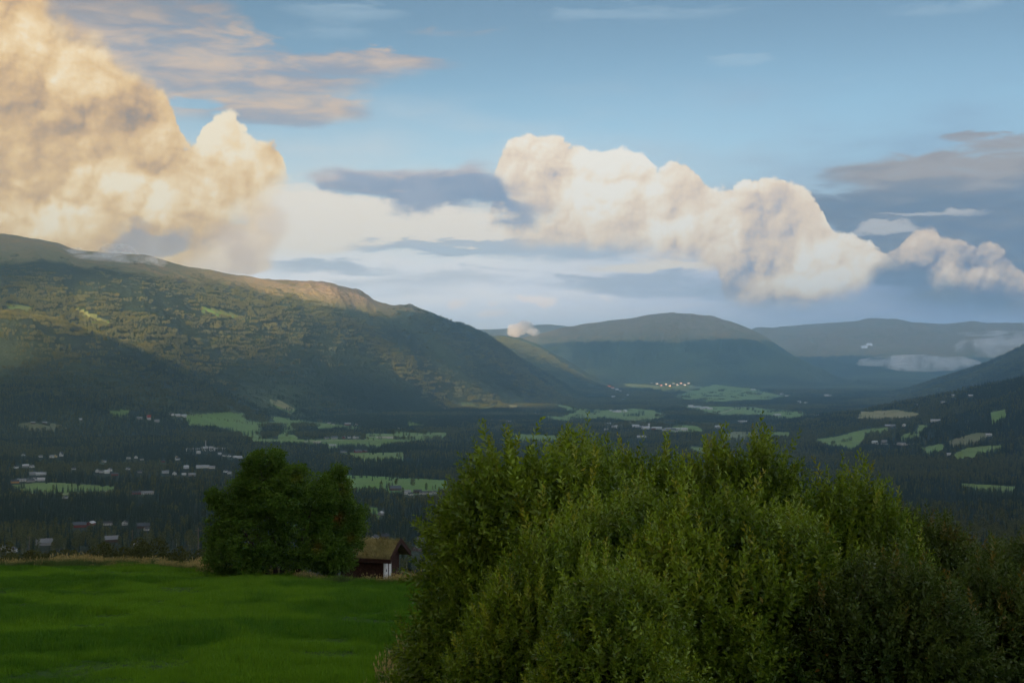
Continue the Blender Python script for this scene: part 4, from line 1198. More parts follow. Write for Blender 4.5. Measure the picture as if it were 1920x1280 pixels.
def grass():
    rs = np.random.default_rng(77)
    T1 = [blade_tuft('tuft', 1 + i, 26, .24 + .03 * i, .008, .26, MAT['grass']) for i in range(3)]
    n = 90000
    y = rs.uniform(26, 119, n) ** 1.0; px = rs.uniform(-40, 880, n); keep = (rs.random(n) < (y / 119) * .7 + .3) & (y < np.interp(np.degrees(np.arctan((px - 960) / F)), _ea, _ed))
    y = y[keep]; px = px[keep]; x = (px - 960) / F * y
    z = terrain_h(x, y)
    big = fbm(x / 9, y / 9, 71, 3)
    scatter('meadow_grass', np.stack([x, y, z - .02], 1), np.clip(.85 + .5 * big + .9 * fbm(x / 2.2, y / 2.2, 72, 2), .3, 1.7) * rs.uniform(.75, 1.25, len(x)), rs.random(len(x)) * 6.28, rs.integers(0, 3, len(x)), T1, 'short bright green grass of the meadow')
    T2 = [blade_tuft('dry_tuft', 11 + i, 34, .50 + .07 * i, .009, .32, MAT['dry_grass'], .35, True) for i in range(3)]
    n = 34000
    px = rs.uniform(-40, 830, n); y = rs.uniform(85, 128, n)
    x = (px - 960) / F * y
    edge = np.interp(np.degrees(np.arctan2(x, y)), _ea, _ed) - 3.0
    d_ = fbm(x / 4, y / 3, 88, 3)
    keep = (y > edge + 1.6 * d_) & (y < edge + 13)
    x, y, px = x[keep], y[keep], px[keep]
    z = terrain_h(x, y)
    s = np.clip(.85 + .8 * fbm(x / 3, y / 3, 81, 3), .35, 1.7)
    hot = np.exp(-((px - 395) / 28) ** 2) + np.exp(-((px - 755) / 28) ** 2)
    T3 = [blade_tuft('green_tuft', 31 + i, 34, .46 + .08 * i, .011, .32, MAT['weed'], .45) for i in range(2)]
    kind = np.where(rs.random(len(x)) < .10 + .6 * hot + .5 * fbm(x / 7, y / 5, 99, 2), rs.integers(0, 3, len(x)), 3 + rs.integers(0, 2, len(x)))
    scatter('tall_grass', np.stack([x, y, z - .02], 1), s * rs.uniform(.75, 1.25, len(x)) * (1 + .15 * hot) * np.where((px > 660) & (px < 770), .85, 1), rs.random(len(x)) * 6.28, kind, T2 + T3, 'tall dry grass along the far edge of the meadow')
    # rank grass in front of the bushes
    n = 5200
    px = rs.uniform(560, 900, n); y = rs.uniform(17, 46, n); x = (px - 960) / F * y
    lim = np.interp(y, [17, 30, 46], [560, 690, 760])
    keep = (px > lim + 50 * fbm(x / 1.5, y / 1.5, 4, 2))
    x, y = x[keep], y[keep]
    z = terrain_h(x, y)
    scatter('rank_grass', np.stack([x, y, z - .02], 1), rs.uniform(.5, 1.3, len(x)) * .9, rs.random(len(x)) * 6.28, np.where(rs.random(len(x)) < .25, rs.integers(0, 3, len(x)), 3 + rs.integers(0, 2, len(x))), T2 + T3, 'rank grass and weeds at the foot of the bushes')
grass()

def edge_shrubs():
    rs = np.random.default_rng(55)
    MAT['shrub'] = tree_leaf_mat('shrub_leaves', (.028, .050, .014), (.075, .088, .024), (.12, .12, .035))
    ms = [template('crown', *broad_mesh(2.3 + .3 * i, 1.5, 60 + i, 900, 8, .17, .05), MAT['shrub']) for i in range(4)]
    st = MB().tube([(0, 0, -.3), (.05, 0, .8), (0, .1, 1.7)], [.05, .035, .01], 6).mesh('stem', MAT['bark'])
    for i in range(46):
        px = -20 + i * 17.5 + rs.uniform(-7, 7) if i < 24 else (745 + (i - 24) * 7 if i < 34 else -20 + (i - 34) * 36)
        r = rs.uniform(124, 134) if px < 500 else rs.uniform(118, 128)
        x = (px - 960) / F * r
        root = empty('shrub', (x, r, ground(x, r) - .15), rs.uniform(0, 6.28)); s_ = rs.uniform(.45, .95); root.scale = (s_ * 1.15, s_ * 1.15, s_)
        side = 'between the hut and the bushes' if px > 500 else 'behind the far edge of the meadow'
        tag(root, 'low dark brownish green shrub ' + side, 'shrub', 'shrubs ' + side)
        link(bpy.data.objects.new('crown', ms[int(rs.integers(0, 4))]), root); link(bpy.data.objects.new('stem', st), root)
edge_shrubs()
# ------------------------------------------------------------------ sky: Nishita sky with procedural clouds on the celestial sphere
EXPO = 1.95
SUN_EL0, SUN_AZ0 = 14.0, -160.0
def lin1(v):
    v /= 255.0
    return v / 12.92 if v <= .04045 else ((v + .055) / 1.055) ** 2.4
def sc(r, gg, b):           # radiance of a cloud that is seen with this display colour
    k = 2 ** -EXPO
    return tuple(lin1(v) * k for v in (r, gg, b))
def S(px, py):              # photo pixel -> azimuth / elevation, both in units of 1/F radian
    d = pix_dir(px, py); d = d / np.linalg.norm(d)
    return 960 + F * math.atan2(d[0], d[1]), 690 - F * math.asin(d[2])

W = bpy.data.worlds.new('World'); SC.world = W; W.use_nodes = True
nt = W.node_tree; nt.nodes.clear(); g = G(nt)
DIRV = g.node('ShaderNodeTexCoord').outputs['Generated']
DIRV = g.vm('NORMALIZE', DIRV)
sep = g.node('ShaderNodeSeparateXYZ'); g.put(sep.inputs[0], DIRV)
AZ = g.m('MULTIPLY_ADD', g.m('ARCTAN2', sep.outputs[0], sep.outputs[1]), F, 960.0)
EL = g.m('MULTIPLY_ADD', g.m('ARCSINE', sep.outputs[2]), -F, 690.0)

sky = g.node('ShaderNodeTexSky', sky_type='NISHITA'); sky.sun_disc = False
sky.sun_elevation = R(SUN_EL0); sky.sun_rotation = R(SUN_AZ0)
sky.altitude = 500; sky.air_density = 1.0; sky.dust_density = 0.3; sky.ozone_density = 3.0
hs = g.node('ShaderNodeHueSaturation'); hs.inputs['Saturation'].default_value = .88; hs.inputs['Value'].default_value = .92
g.put(hs.inputs['Color'], g.vm('SCALE', g.mix(1.0, sky.outputs[0], (.76, .80, .72), 'MULTIPLY'), g.ss(EL, 420, -60, 1.0, .58)))
bg_sky = g.node('ShaderNodeBackground'); g.put(bg_sky.inputs[0], hs.outputs[0]); bg_sky.inputs[1].default_value = SKYK = .0505

# shared noises, all on the azimuth / elevation plane of the sky
def comb(x, y):
    nd = g.node('ShaderNodeCombineXYZ'); g.put(nd.inputs[0], x); g.put(nd.inputs[1], y); return nd.outputs[0]
def n2(q, v, scale, detail, rough, dist=0.0, out=0, off=None):
    nd = q.node('ShaderNodeTexNoise', noise_dimensions='2D')
    q.put(nd.inputs['Vector'], v if off is None else q.vm('ADD', v, off)); nd.inputs['Scale'].default_value = scale
    nd.inputs['Detail'].default_value = detail; nd.inputs['Roughness'].default_value = rough; nd.inputs['Distortion'].default_value = dist
    return nd.outputs[out]
PLN = comb(g.m('DIVIDE', AZ, F), g.m('DIVIDE', EL, F))
stretch = g.vm('MULTIPLY', PLN, (1, 4.2, 1))
NW = n2(g, stretch, 7.0, 4, .55, 0, 0, (5, 3, 0))              # stratus structure
NW2 = n2(g, stretch, 20.0, 6, .6, .3, 0, (3.1, 8.7, 0))
ncn = g.node('ShaderNodeTexNoise', noise_dimensions='2D'); g.put(ncn.inputs['Vector'], PLN); ncn.inputs['Scale'].default_value = 26; ncn.inputs['Detail'].default_value = 6; ncn.inputs['Roughness'].default_value = .6
NCf = ncn.outputs[0]
NCc = g.vm('SUBTRACT', ncn.outputs['Color'], (.5, .5, .5))

# relief of a cumulus: rounded billows at several sizes
grp = bpy.data.node_groups.new('billow', 'ShaderNodeTree')
grp.interface.new_socket('Vector', in_out='INPUT', socket_type='NodeSocketVector')
grp.interface.new_socket('Height', in_out='OUTPUT', socket_type='NodeSocketFloat')
grp.interface.new_socket('Soft', in_out='OUTPUT', socket_type='NodeSocketFloat')
grp.interface.new_socket('Fine', in_out='OUTPUT', socket_type='NodeSocketFloat')
gg_ = G(grp)
gi = gg_.node('NodeGroupInput'); go = gg_.node('NodeGroupOutput')
def voro(q, v, scale, smooth=None):
    nd = q.node('ShaderNodeTexVoronoi', feature='F1' if smooth is None else 'SMOOTH_F1', voronoi_dimensions='2D')
    q.put(nd.inputs['Vector'], v); nd.inputs['Scale'].default_value = scale
    if smooth is not None: nd.inputs['Smoothness'].default_value = smooth
    d = nd.outputs['Distance']
    return q.m('SUBTRACT', 1.0, q.m('MULTIPLY', d, d))
wn = gg_.node('ShaderNodeTexNoise', noise_dimensions='2D'); gg_.put(wn.inputs['Vector'], gi.outputs[0]); wn.inputs['Scale'].default_value = 30; wn.inputs['Detail'].default_value = 4; wn.inputs['Roughness'].default_value = .6
wv = gg_.vm('ADD', gi.outputs[0], gg_.vm('SCALE', gg_.vm('SUBTRACT', wn.outputs['Color'], (.5, .5, .5)), .035))
h1 = voro(gg_, wv, 20.0, .5)
h2 = voro(gg_, wv, 47.0, .12)
h3 = voro(gg_, wv, 115.0)
n4 = n2(gg_, gi.outputs[0], 90, 5, .62)
soft = gg_.m('ADD', gg_.m('ADD', gg_.m('MULTIPLY', h1, .55), gg_.m('MULTIPLY', h2, .20)), gg_.m('ADD', gg_.m('MULTIPLY', n4, .15), gg_.m('MULTIPLY', h3, .05)))
hh = gg_.m('ADD', gg_.m('ADD', gg_.m('MULTIPLY', h1, .40), gg_.m('MULTIPLY', h2, .26)), gg_.m('ADD', gg_.m('MULTIPLY', h3, .12), gg_.m('MULTIPLY', n4, .22)))
gg_.put(go.inputs[0], hh); gg_.put(go.inputs[1], soft)
fine = gg_.m('ADD', gg_.m('MULTIPLY', h2, .24), gg_.m('ADD', gg_.m('MULTIPLY', h3, .13), gg_.m('MULTIPLY', n4, .20)))
gg_.put(go.inputs[2], fine)
def billow(v):
    nd = g.node('ShaderNodeGroup'); nd.node_tree = grp; g.put(nd.inputs[0], v); return nd.outputs
B0, Q0, F0 = billow(PLN)[0:3]
# small step towards the sun across the sky (the sun stands low on the left, behind the viewer)
_, Q1 = billow(g.vm('ADD', PLN, (-.0060, -.0062, 0)))[0:2]
F1_ = billow(g.vm('ADD', PLN, (-.0018, -.0024, 0)))[2]
DF = g.m('SUBTRACT', F0, F1_)
DB = g.m('SUBTRACT', Q0, Q1)         # > 0 on the side that faces the light

sepn = g.node('ShaderNodeSeparateXYZ'); g.put(sepn.inputs[0], NCc)
X1 = g.m('MULTIPLY_ADD', sepn.outputs[0], 60.0, AZ)
Y1 = g.m('MULTIPLY_ADD', sepn.outputs[1], 50.0, EL)
Xs = g.m('MULTIPLY_ADD', g.m('SUBTRACT', NW, .5), 160.0, AZ)
Ys = g.m('MULTIPLY_ADD', g.m('SUBTRACT', NW2, .5), 60.0, EL)

X_LO, X_HI, Y_LO, Y_HI = -300.0, 2200.0, -300.0, 900.0
def curve(x, pts):
    """azimuth -> elevation row, from photo pixels"""
    q = sorted(S(px, py) for px, py in pts)
    nd = g.node('ShaderNodeFloatCurve')
    cm = nd.mapping; cm.use_clip = False
    c = cm.curves[0]
    q = [((a - X_LO) / (X_HI - X_LO), (b - Y_LO) / (Y_HI - Y_LO)) for a, b in q]
    q = [(-0.0, q[0][1])] + q + [(1.0, q[-1][1])]
    while len(c.points) < len(q): c.points.new(.5, .5)
    for p, (a, b) in zip(c.points, q):
        p.location = (min(max(a, 0), 1), min(max(b, 0), 1)); p.handle_type = 'AUTO_CLAMPED'
    cm.update()
    g.put(nd.inputs['Value'], g.lin(x, X_LO, X_HI))
    return g.m('MULTIPLY_ADD', nd.outputs[0], Y_HI - Y_LO, Y_LO)
def blob(x, y, cx, cy, rx, ry, amt=1.0):
    cx, cy = S(cx, cy)
    a = g.m('DIVIDE', g.m('SUBTRACT', x, cx), rx); b = g.m('DIVIDE', g.m('SUBTRACT', y, cy), ry)
    q = g.m('ADD', g.m('MULTIPLY', a, a), g.m('MULTIPLY', b, b))
    return g.ss(q, 1.0, 0.0, 0.0, amt)
def blobs(x, y, lst):
    s = None
    for L in lst:
        v = blob(x, y, *L); s = v if s is None else g.m('ADD', s, v)
    return s

layers = []      # back to front: (mask, colour)
def strat(lst, x=None, y=None, n=None, k=1.2, lo=.3, hi=.85, top=1.0):
    """a torn sheet of cloud: soft patches whose edge is broken up by noise"""
    bl = blobs(x or Xs, y or Ys, lst)
    v = g.m('MULTIPLY_ADD', g.m('SUBTRACT', n or NW2, .5), k, bl)
    return g.m('MULTIPLY', g.ss(v, lo, hi, 0, top), g.ss(bl, .02, .3))
# --- broken bright cloud added overhead and behind, unseen, to lift the ambient light
ovh_fill = g.m('MAXIMUM', g.ss(EL, -120, -420), g.ss(g.m('ABSOLUTE', g.m('SUBTRACT', AZ, 960)), 1500, 2300))
no = g.noise(DIRV, 3.0, 5, .6)
layers.append((g.m('MULTIPLY', ovh_fill, g.ss(no, .38, .56, .25, 1.0)), g.vm('SCALE', g.mix(g.ss(g.noise(DIRV, 5.0, 4, .6), .4, .65), sc(196, 202, 214), sc(238, 232, 224)), 1.7)))
# --- pale veil along the horizon
veil = g.ss(g.m('ADD', EL, g.m('MULTIPLY', g.m('SUBTRACT', NW, .5), 260.0)), 120, 520, 0, .97)
vx = g.ss(Xs, 850, 1750)
vcol = g.mix(vx, sc(226, 224, 220), sc(138, 152, 178))
vcol = g.mix(g.ss(g.m('ADD', EL, g.m('MULTIPLY', NW2, 90)), 470, 590, 0, .7), vcol, g.mix(vx, sc(214, 214, 222), sc(136, 150, 180)))
vcol = g.mix(g.m('MULTIPLY', g.ss(g.m('MULTIPLY_ADD', NW, .8, NW2), .72, 1.12, 0, .42), g.ss(EL, 300, 420)), vcol, g.mix(vx, sc(240, 230, 220), sc(160, 168, 186)))
layers.append((veil, g.vm('SCALE', vcol, g.ss(EL, 380, 640, 1.0, 1.75))))
# --- bright cream opening under the dark arm
layers.append((strat([(690, 415, 330, 66, 1.2), (540, 370, 130, 55, .7), (1010, 440, 230, 40, .9), (1230, 497, 190, 22, .9), (540, 450, 160, 50, .7), (560, 560, 120, 60, .3)], k=1.0, lo=.2, hi=.9, top=.97), sc(251, 240, 224)))
# --- grey blue streaks
layers.append((strat([(790, 463, 210, 17, 1.1), (620, 502, 170, 20, .9), (980, 470, 280, 26, .9), (1120, 455, 230, 24, .8), (1240, 535, 280, 30, 1.0), (880, 520, 280, 22, .6), (700, 545, 300, 20, .5), (1500, 560, 260, 40, .7)], k=1.1, lo=.15, hi=1.1, top=.7), sc(172, 188, 206)))
layers.append((strat([(1015, 558, 46, 17, 1.0), (1130, 558, 22, 9, .7), (985, 556, 30, 10, .7), (860, 570, 30, 13, .6), (940, 590, 60, 13, .6), (925, 568, 20, 9, .6)], X1, Y1, NCf, 1.6, .3, .9, .8), g.vm('SCALE', g.mix(0.0, sc(236, 218, 204), sc(236, 218, 204)), 1.7)))
# --- faint high wisps
layers.append((strat([(1200, 25, 300, 26, .7), (1390, 115, 100, 18, .8), (1780, 10, 150, 26, .8), (640, 20, 180, 30, .9), (600, 60, 140, 26, .6), (900, 310, 220, 30, .5), (1350, 300, 260, 40, .3), (1500, 160, 300, 20, .3)], k=1.9, lo=.2, hi=1.3, top=.36), sc(190, 212, 224)))
# --- peach stratus upper left
ps = [(470, 125, 350, 56, 1.1), (700, 116, 190, 22, 1.0), (420, 180, 340, 58, 1.0), (560, 208, 190, 34, 1.0), (860, 60, 150, 12, .4), (170, 40, 340, 120, 1.4), (330, 120, 130, 70, .6), (360, 197, 75, 14, -1.0), (330, 256, 60, 15, -1.1), (460, 35, 100, 36, -.4)]
pcol = g.mix(g.ss(g.m('MULTIPLY_ADD', NW, .8, NW2), .65, 1.15), sc(160, 163, 174), sc(218, 197, 177))
pcol = g.mix(g.ss(EL, 130, -20, 0, .8), pcol, sc(150, 143, 143))
layers.append((g.m('MULTIPLY', strat(ps, k=1.5, lo=.0, hi=1.35, top=1.0), g.lin(NW2, .25, .6, .72, 1.0)), pcol))
# --- grey stratus on the right
rs = [(1790, 325, 270, 52, 1.5), (1900, 266, 120, 18, 1.0), (1630, 388, 180, 42, 1.4), (1830, 425, 360, 84, 1.7), (1700, 475, 320, 60, 1.3), (1900, 520, 320, 90, 1.2)]
rcol = g.mix(g.ss(g.m('ADD', EL, g.m('MULTIPLY', NW2, 100)), 380, 440), sc(172, 163, 158), sc(112, 131, 152))
rcol = g.mix(g.ss(NW2, .38, .72, 0, .6), rcol, sc(152, 159, 168))
layers.append((g.m('MULTIPLY', strat(rs, k=1.5, lo=.0, hi=1.25, top=1.0), g.lin(NW2, .25, .6, .75, .98)), rcol))
layers.append((strat([(1660, 432, 110, 17, 1.0), (1780, 400, 150, 10, .8)], k=1.4, lo=.3, hi=1.0, top=.7), sc(212, 209, 206)))

def cumulus(top, bot, k=44.0, edge=9.0, soft=46.0, lights=(), ramp=None, relief=1.5, base=.69, mott=.16, fr=1.1, bw=70.0, rag=26.0):
    t = curve(g.m('MULTIPLY_ADD', sepn.outputs[0], rag, AZ), top)
    b = curve(X1, bot)
    dt = g.m('SUBTRACT', EL, t)
    db = g.m('SUBTRACT', b, Y1)
    de = g.m('MULTIPLY_ADD', g.m('SUBTRACT', B0, .70), k * 2.0, dt)
    mk = g.m('MULTIPLY', g.ss(de, 0.0, edge), g.ss(g.m('MULTIPLY_ADD', g.m('SUBTRACT', NCf, .5), bw, db), 0.0, soft))
    sh = g.m('MULTIPLY_ADD', DF, fr, g.m('MULTIPLY_ADD', DB, relief, base))
    sh = g.m('ADD', sh, g.ss(de, 0.0, 40.0, .12, 0.0))              # crests catch the low sun
    sh = g.m('ADD', sh, g.ss(db, 0.0, 90.0, -.12, 0.0))             # flat bases are in their own shade
    sh = g.m('MULTIPLY_ADD', g.m('SUBTRACT', NCf, .5), mott, sh)
    if lights: sh = g.m('ADD', sh, blobs(X1, Y1, lights))
    return mk, g.ramp(sh, ramp)

# --- cumulus bank in the middle
CR = [(0.0, sc(150, 160, 178)), (.25, sc(188, 184, 188)), (.45, sc(225, 207, 190)), (.65, sc(246, 224, 197)), (.85, sc(255, 240, 216)), (1.0, sc(255, 248, 234))]
layers.append(cumulus([(-300, 900), (860, 700), (910, 420), (928, 322), (945, 278), (978, 256), (1020, 248), (1060, 252), (1100, 263), (1130, 275), (1170, 280), (1205, 288), (1222, 308), (1234, 325), (1250, 305), (1275, 300), (1300, 311), (1330, 331), (1365, 347),
    (1400, 338), (1440, 341), (1475, 342), (1505, 352), (1532, 373), (1545, 400), (1560, 434), (1600, 450), (1640, 466), (1668, 486), (1690, 530), (1720, 700), (1900, 900)],
    [(-300, -300), (860, 100), (885, 410), (940, 445), (1030, 466), (1120, 480), (1220, 492), (1310, 502), (1345, 530), (1352, 590), (1400, 595), (1500, 597), (1560, 583), (1620, 556), (1660, 516), (1720, 504), (1760, 400), (1820, 0)],
    ramp=CR, lights=[(1150, 340, 160, 90, .26), (1030, 285, 120, 40, .10), (1300, 420, 150, 50, .12), (1550, 500, 130, 70, .24), (1430, 410, 80, 90, -.24), (1400, 540, 110, 70, -.24), (1500, 575, 180, 34, -.2), (1400, 345, 40, 18, .2)]))
# --- dark arm reaching left, in front of the cumulus
arm_t = curve(X1, [(500, 700), (548, 420), (570, 330), (610, 322), (680, 322), (760, 320), (850, 317), (900, 306), (930, 312), (960, 336), (1000, 356), (1030, 366), (1055, 385), (1075, 470), (1100, 700)])
arm_b = curve(X1, [(500, 200), (552, 318), (575, 340), (620, 362), (700, 378), (800, 388), (880, 402), (960, 410), (1040, 404), (1065, 388), (1080, 300), (1110, 100)])
ELr = g.m('MULTIPLY_ADD', g.m('SUBTRACT', NW2, .5), 46.0, EL)
am = g.m('MULTIPLY', g.ss(g.m('SUBTRACT', ELr, arm_t), -8.0, g.lin(AZ, 880, 980, 10.0, 60.0)), g.ss(g.m('MULTIPLY_ADD', g.m('SUBTRACT', NCf, .5), 120.0, g.m('SUBTRACT', arm_b, ELr)), -14.0, 24.0))
acol = g.mix(g.ss(g.m('MULTIPLY_ADD', g.m('SUBTRACT', NW2, .5), 90.0, g.m('SUBTRACT', EL, arm_t)), 26.0, 2.0, 0, .75), g.mix(g.lin(NCf, .35, .65), sc(142, 160, 183), sc(164, 175, 192)), sc(214, 200, 194))
layers.append((am, acol))
# --- cumulus on the right edge
CR2 = [(0.0, sc(112, 127, 154)), (.3, sc(138, 145, 162)), (.5, sc(174, 169, 172)), (.7, sc(212, 196, 182)), (.9, sc(238, 216, 192)), (1.0, sc(246, 228, 205))]
layers.append(cumulus([(-300, 900), (1600, 850), (1640, 500), (1675, 468), (1702, 436), (1740, 428), (1768, 446), (1800, 448), (1830, 456), (1852, 446), (1880, 460), (1910, 484), (1940, 500), (2000, 540), (2150, 800)],
    [(-300, -300), (1600, 300), (1660, 500), (1720, 535), (1780, 558), (1850, 582), (1900, 598), (1960, 615), (2100, 620)], k=36, ramp=CR2, lights=[(1740, 480, 70, 45, .2), (1880, 560, 160, 40, -.25)], base=.62, relief=1.8))
# --- soft warm skirts below the left cumulus
layers.append((strat([(440, 470, 95, 60, 1.2), (370, 450, 110, 80, 1.0), (500, 420, 60, 50, .8), (470, 500, 50, 24, .9), (300, 480, 120, 60, .8)], X1, Y1, NCf, 1.6, .1, 1.1, .9), g.mix(g.ss(NCf, .35, .65), sc(226, 200, 176), sc(252, 228, 196))))
# --- great sunlit cumulus on the left
CL = [(0.0, sc(160, 146, 136)), (.22, sc(194, 164, 132)), (.42, sc(220, 184, 138)), (.6, sc(238, 202, 148)), (.8, sc(253, 225, 178)), (1.0, sc(255, 240, 210))]
layers.append(cumulus([(-300, -300), (-40, -300), (60, -110), (110, 10), (180, 40), (222, 105), (275, 135), (318, 185), (340, 250), (362, 266), (384, 236), (400, 218), (430, 215), (455, 230), (480, 256), (500, 270), (514, 262), (527, 273), (538, 330), (545, 440), (552, 640), (600, 900)],
    [(-300, 900), (200, 900), (300, 640), (350, 540), (400, 490), (450, 455), (490, 430), (515, 410), (530, 385), (545, 340), (570, 200), (640, -200)], ramp=CL, k=52, edge=g.ss(g.m('ADD', EL, g.m('MULTIPLY', NCf, 60)), 150, 260, 75.0, 10.0), mott=.22, soft=90, relief=1.5, fr=.75, base=.60, rag=34, bw=130,
    lights=[(50, 80, 120, 90, .18), (190, 165, 110, 50, .16), (140, 220, 170, 50, -.24), (260, 200, 60, 60, -.15), (215, 330, 90, 40, .30), (280, 370, 70, 50, .30), (90, 380, 120, 60, .12), (430, 250, 90, 60, .38), (450, 350, 130, 80, .20), (140, 265, 150, 50, -.14), (70, 330, 120, 60, -.06), (330, 310, 100, 30, -.12), (200, -20, 280, 90, -.35), (330, 430, 90, 50, -.12), (100, 420, 150, 50, .12), (460, 480, 60, 40, .2), (0, 150, 60, 250, -.12), (0, 0, 80, 80, -.12)]))
# --- torn grey shreds above the ridge
layers.append((strat([(285, 462, 85, 30, 1.1), (240, 480, 70, 18, .9), (330, 445, 44, 36, .6), (420, 440, 90, 40, .3), (260, 430, 60, 30, .4)], X1, Y1, NCf, 2.6, .25, 1.2, .8), sc(172, 168, 172)))

cmask = None; ccol = None
for mk, cl in layers:
    cl_s = cl if isinstance(cl, bpy.types.NodeSocket) else None
    if ccol is None:
        ccol = cl; cmask = mk
    else:
        # premultiplied over-compositing kept as straight colour + coverage
        na = g.m('SUBTRACT', 1.0, g.m('MULTIPLY', g.m('SUBTRACT', 1.0, mk), g.m('SUBTRACT', 1.0, cmask)))
        f = g.m('DIVIDE', mk, g.m('MAXIMUM', na, .0001))
        ccol = g.mix(g.m('MINIMUM', f, 1.0), ccol, cl)
        cmask = na
bg_c = g.node('ShaderNodeBackground'); g.put(bg_c.inputs[0], ccol); bg_c.inputs[1].default_value = 1.0
mxs = g.node('ShaderNodeMixShader'); g.put(mxs.inputs[0], cmask)
nt.links.new(bg_sky.outputs[0], mxs.inputs[1]); nt.links.new(bg_c.outputs[0], mxs.inputs[2])
wo = g.node('ShaderNodeOutputWorld'); nt.links.new(mxs.outputs[0], wo.inputs['Surface'])
W.cycles.sampling_method = 'MANUAL'; W.cycles.sample_map_resolution = 1024
# ------------------------------------------------------------------ camera, sun, haze
cam_d = bpy.data.cameras.new('camera'); cam = bpy.data.objects.new('camera', cam_d); link(cam)
cam_d.lens = 50; cam_d.sensor_width = 36; cam_d.clip_start = 0.5; cam_d.clip_end = 90000
cam.location = (0, 0, 0); cam.rotation_euler = (math.pi / 2 + PITCH, 0, 0)
SC.camera = cam

SUN_AZ, SUN_EL = SUN_AZ0, SUN_EL0      # degrees clockwise from the view direction (+Y), and above the horizon
sd = bpy.data.lights.new('sun', 'SUN'); so = bpy.data.objects.new('sun', sd); link(so)
sd.energy = 5.0; sd.angle = R(0.6); sd.color = (1.0, .66, .36)
dv = Vector((math.sin(R(SUN_AZ)) * math.cos(R(SUN_EL)), math.cos(R(SUN_AZ)) * math.cos(R(SUN_EL)), math.sin(R(SUN_EL))))
so.rotation_euler = dv.to_track_quat('Z', 'Y').to_euler()

# added cloud-shaped sun blockers out of view, laid out to cast the broad shadows
MAT['cloud'] = bpy.data.materials.new('sun_blocker'); MAT['cloud'].use_nodes = True
_cb = MAT['cloud'].node_tree.nodes['Principled BSDF']; _cb.inputs['Base Color'].default_value = (.85, .85, .86, 1); _cb.inputs['Roughness'].default_value = 1.0
def cloud(label, spots, alt):
    """spots: ground points (x, y, z, rx, ry) that this added sun blocker has to shade"""
    Vs, Fs = [], []; off = 0
    nu, nv = 40, 20
    u = np.linspace(0, 2 * np.pi, nu, endpoint=False); v = np.linspace(0.02, np.pi - .02, nv)
    U_, V_ = np.meshgrid(u, v)
    idx = np.arange(nu * nv).reshape(nv, nu)
    for k, (gx, gy, gz, rx, ry) in enumerate(spots):
        q = (alt - gz) / math.tan(R(SUN_EL))
        cx = gx + dv.x / math.hypot(dv.x, dv.y) * q; cy_ = gy + dv.y / math.hypot(dv.x, dv.y) * q
        X = np.cos(U_) * np.sin(V_); Y = np.sin(U_) * np.sin(V_); Z = np.cos(V_)
        n = 1 + .22 * fbm(X * 2.2 + 9 * k, Y * 2.2 + Z, 7, 4)
        rz = 30 + min(rx, ry) * .012
        Zs = np.where(Z > 0, Z * rz * 1.6, Z * rz * .5)
        P_ = np.stack([cx + X * rx * n, cy_ + Y * ry * n, alt + Zs * n], -1).reshape(-1, 3)
        a, b = idx[:-1], idx[1:]
        f = np.stack([a, b, np.roll(b, -1, 1), np.roll(a, -1, 1)], -1).reshape(-1, 4)
        Vs.append(P_); Fs.append(f + off); off += len(P_)
    o = bpy.data.objects.new('cloud', np_mesh('cloud', np.concatenate(Vs), np.concatenate(Fs), MAT['cloud'], True)); link(o)  # added sun blocker, stays out of view
    tag(o, label, 'cloud', 'added sun blockers outside the frame towards the sun')
    return o
def gspot(px, py, rx, ry):
    p = hit(px, py, 1500); return (p[0], p[1], p[2], rx, ry)
# (x, y, radius) on the plane at eye height, carried back along the sun's rays to the height of the added blockers
SHADE_FAR = [(8075, 21845, 5200), (765, 22015, 5200), (6205, 17255, 4451), (3655, 12665, 2137), (1785, 13345, 1100)]
SHADE_NEAR = [(255, 595, 3914), (3145, 8075, 2895), (765, 4505, 2000)]
SHADE_SMALL = [(765, 6545, 994), (1615, 15725, 922), (1445, 14535, 810), (-1615, 7905, 810), (765, 9435, 720), (2125, 11305, 720), (1615, 12325, 661), (1785, 10625, 661), (85, 9265, 640), (-1615, 7055, 441), (2805, 14875, 340), (-1105, 8585, 340), (2805, 14535, 340), (935, 12155, 340), (85, 7225, 340), (-1615, 3825, 340), (-1105, 3995, 340), (-595, 5865, 300), (935, 12665, 300), (-255, 7395, 300), (595, 14875, 300), (765, 11645, 300), (425, 8075, 300), (1445, 11305, 200), (2465, 15215, 200), (255, 9945, 200), (-1615, 6545, 200), (765, 15555, 200), (425, 8755, 200), (765, 14025, 200), (-935, 5355, 200), (-1615, 5865, 130), (-1615, 6035, 130), (-1105, 4335, 130), (-1615, 5695, 130), (-935, 7565, 130), (-1105, 7225, 130), (-765, 8585, 130), (-935, 8245, 130), (-425, 8925, 130), (-255, 8755, 130), (-1615, 6205, 130), (765, 10455, 130), (-85, 8585, 130), (85, 10455, 130), (-935, 5695, 130), (2465, 14365, 130), (2465, 14535, 130), (-1105, 4675, 130), (255, 8415, 130), (-1615, 4335, 130), (765, 13515, 130), (-1615, 4165, 130), (85, 7565, 130), (-935, 5865, 130), (-1105, 5015, 130), (85, 11305, 130), (-1105, 4845, 130), (-425, 7055, 130), (-255, 8075, 130), (85, 10285, 130), (-85, 8415, 130), (-255, 7905, 130), (1105, 11645, 130), (765, 13005, 130), (-85, 8245, 130), (765, 13175, 130), (595, 14365, 130), (2465, 14875, 130), (-255, 7735, 130), (-1105, 5185, 130), (-1105, 4505, 130), (85, 7905, 130), (595, 10285, 130)]
def sp(l, k=1.0): return [(x, y, 0, r * k, r * k) for x, y, r in l]
cloud('added unseen sun blocker behind the viewer shading the domed mountain and the far range', sp(SHADE_FAR), 6500)
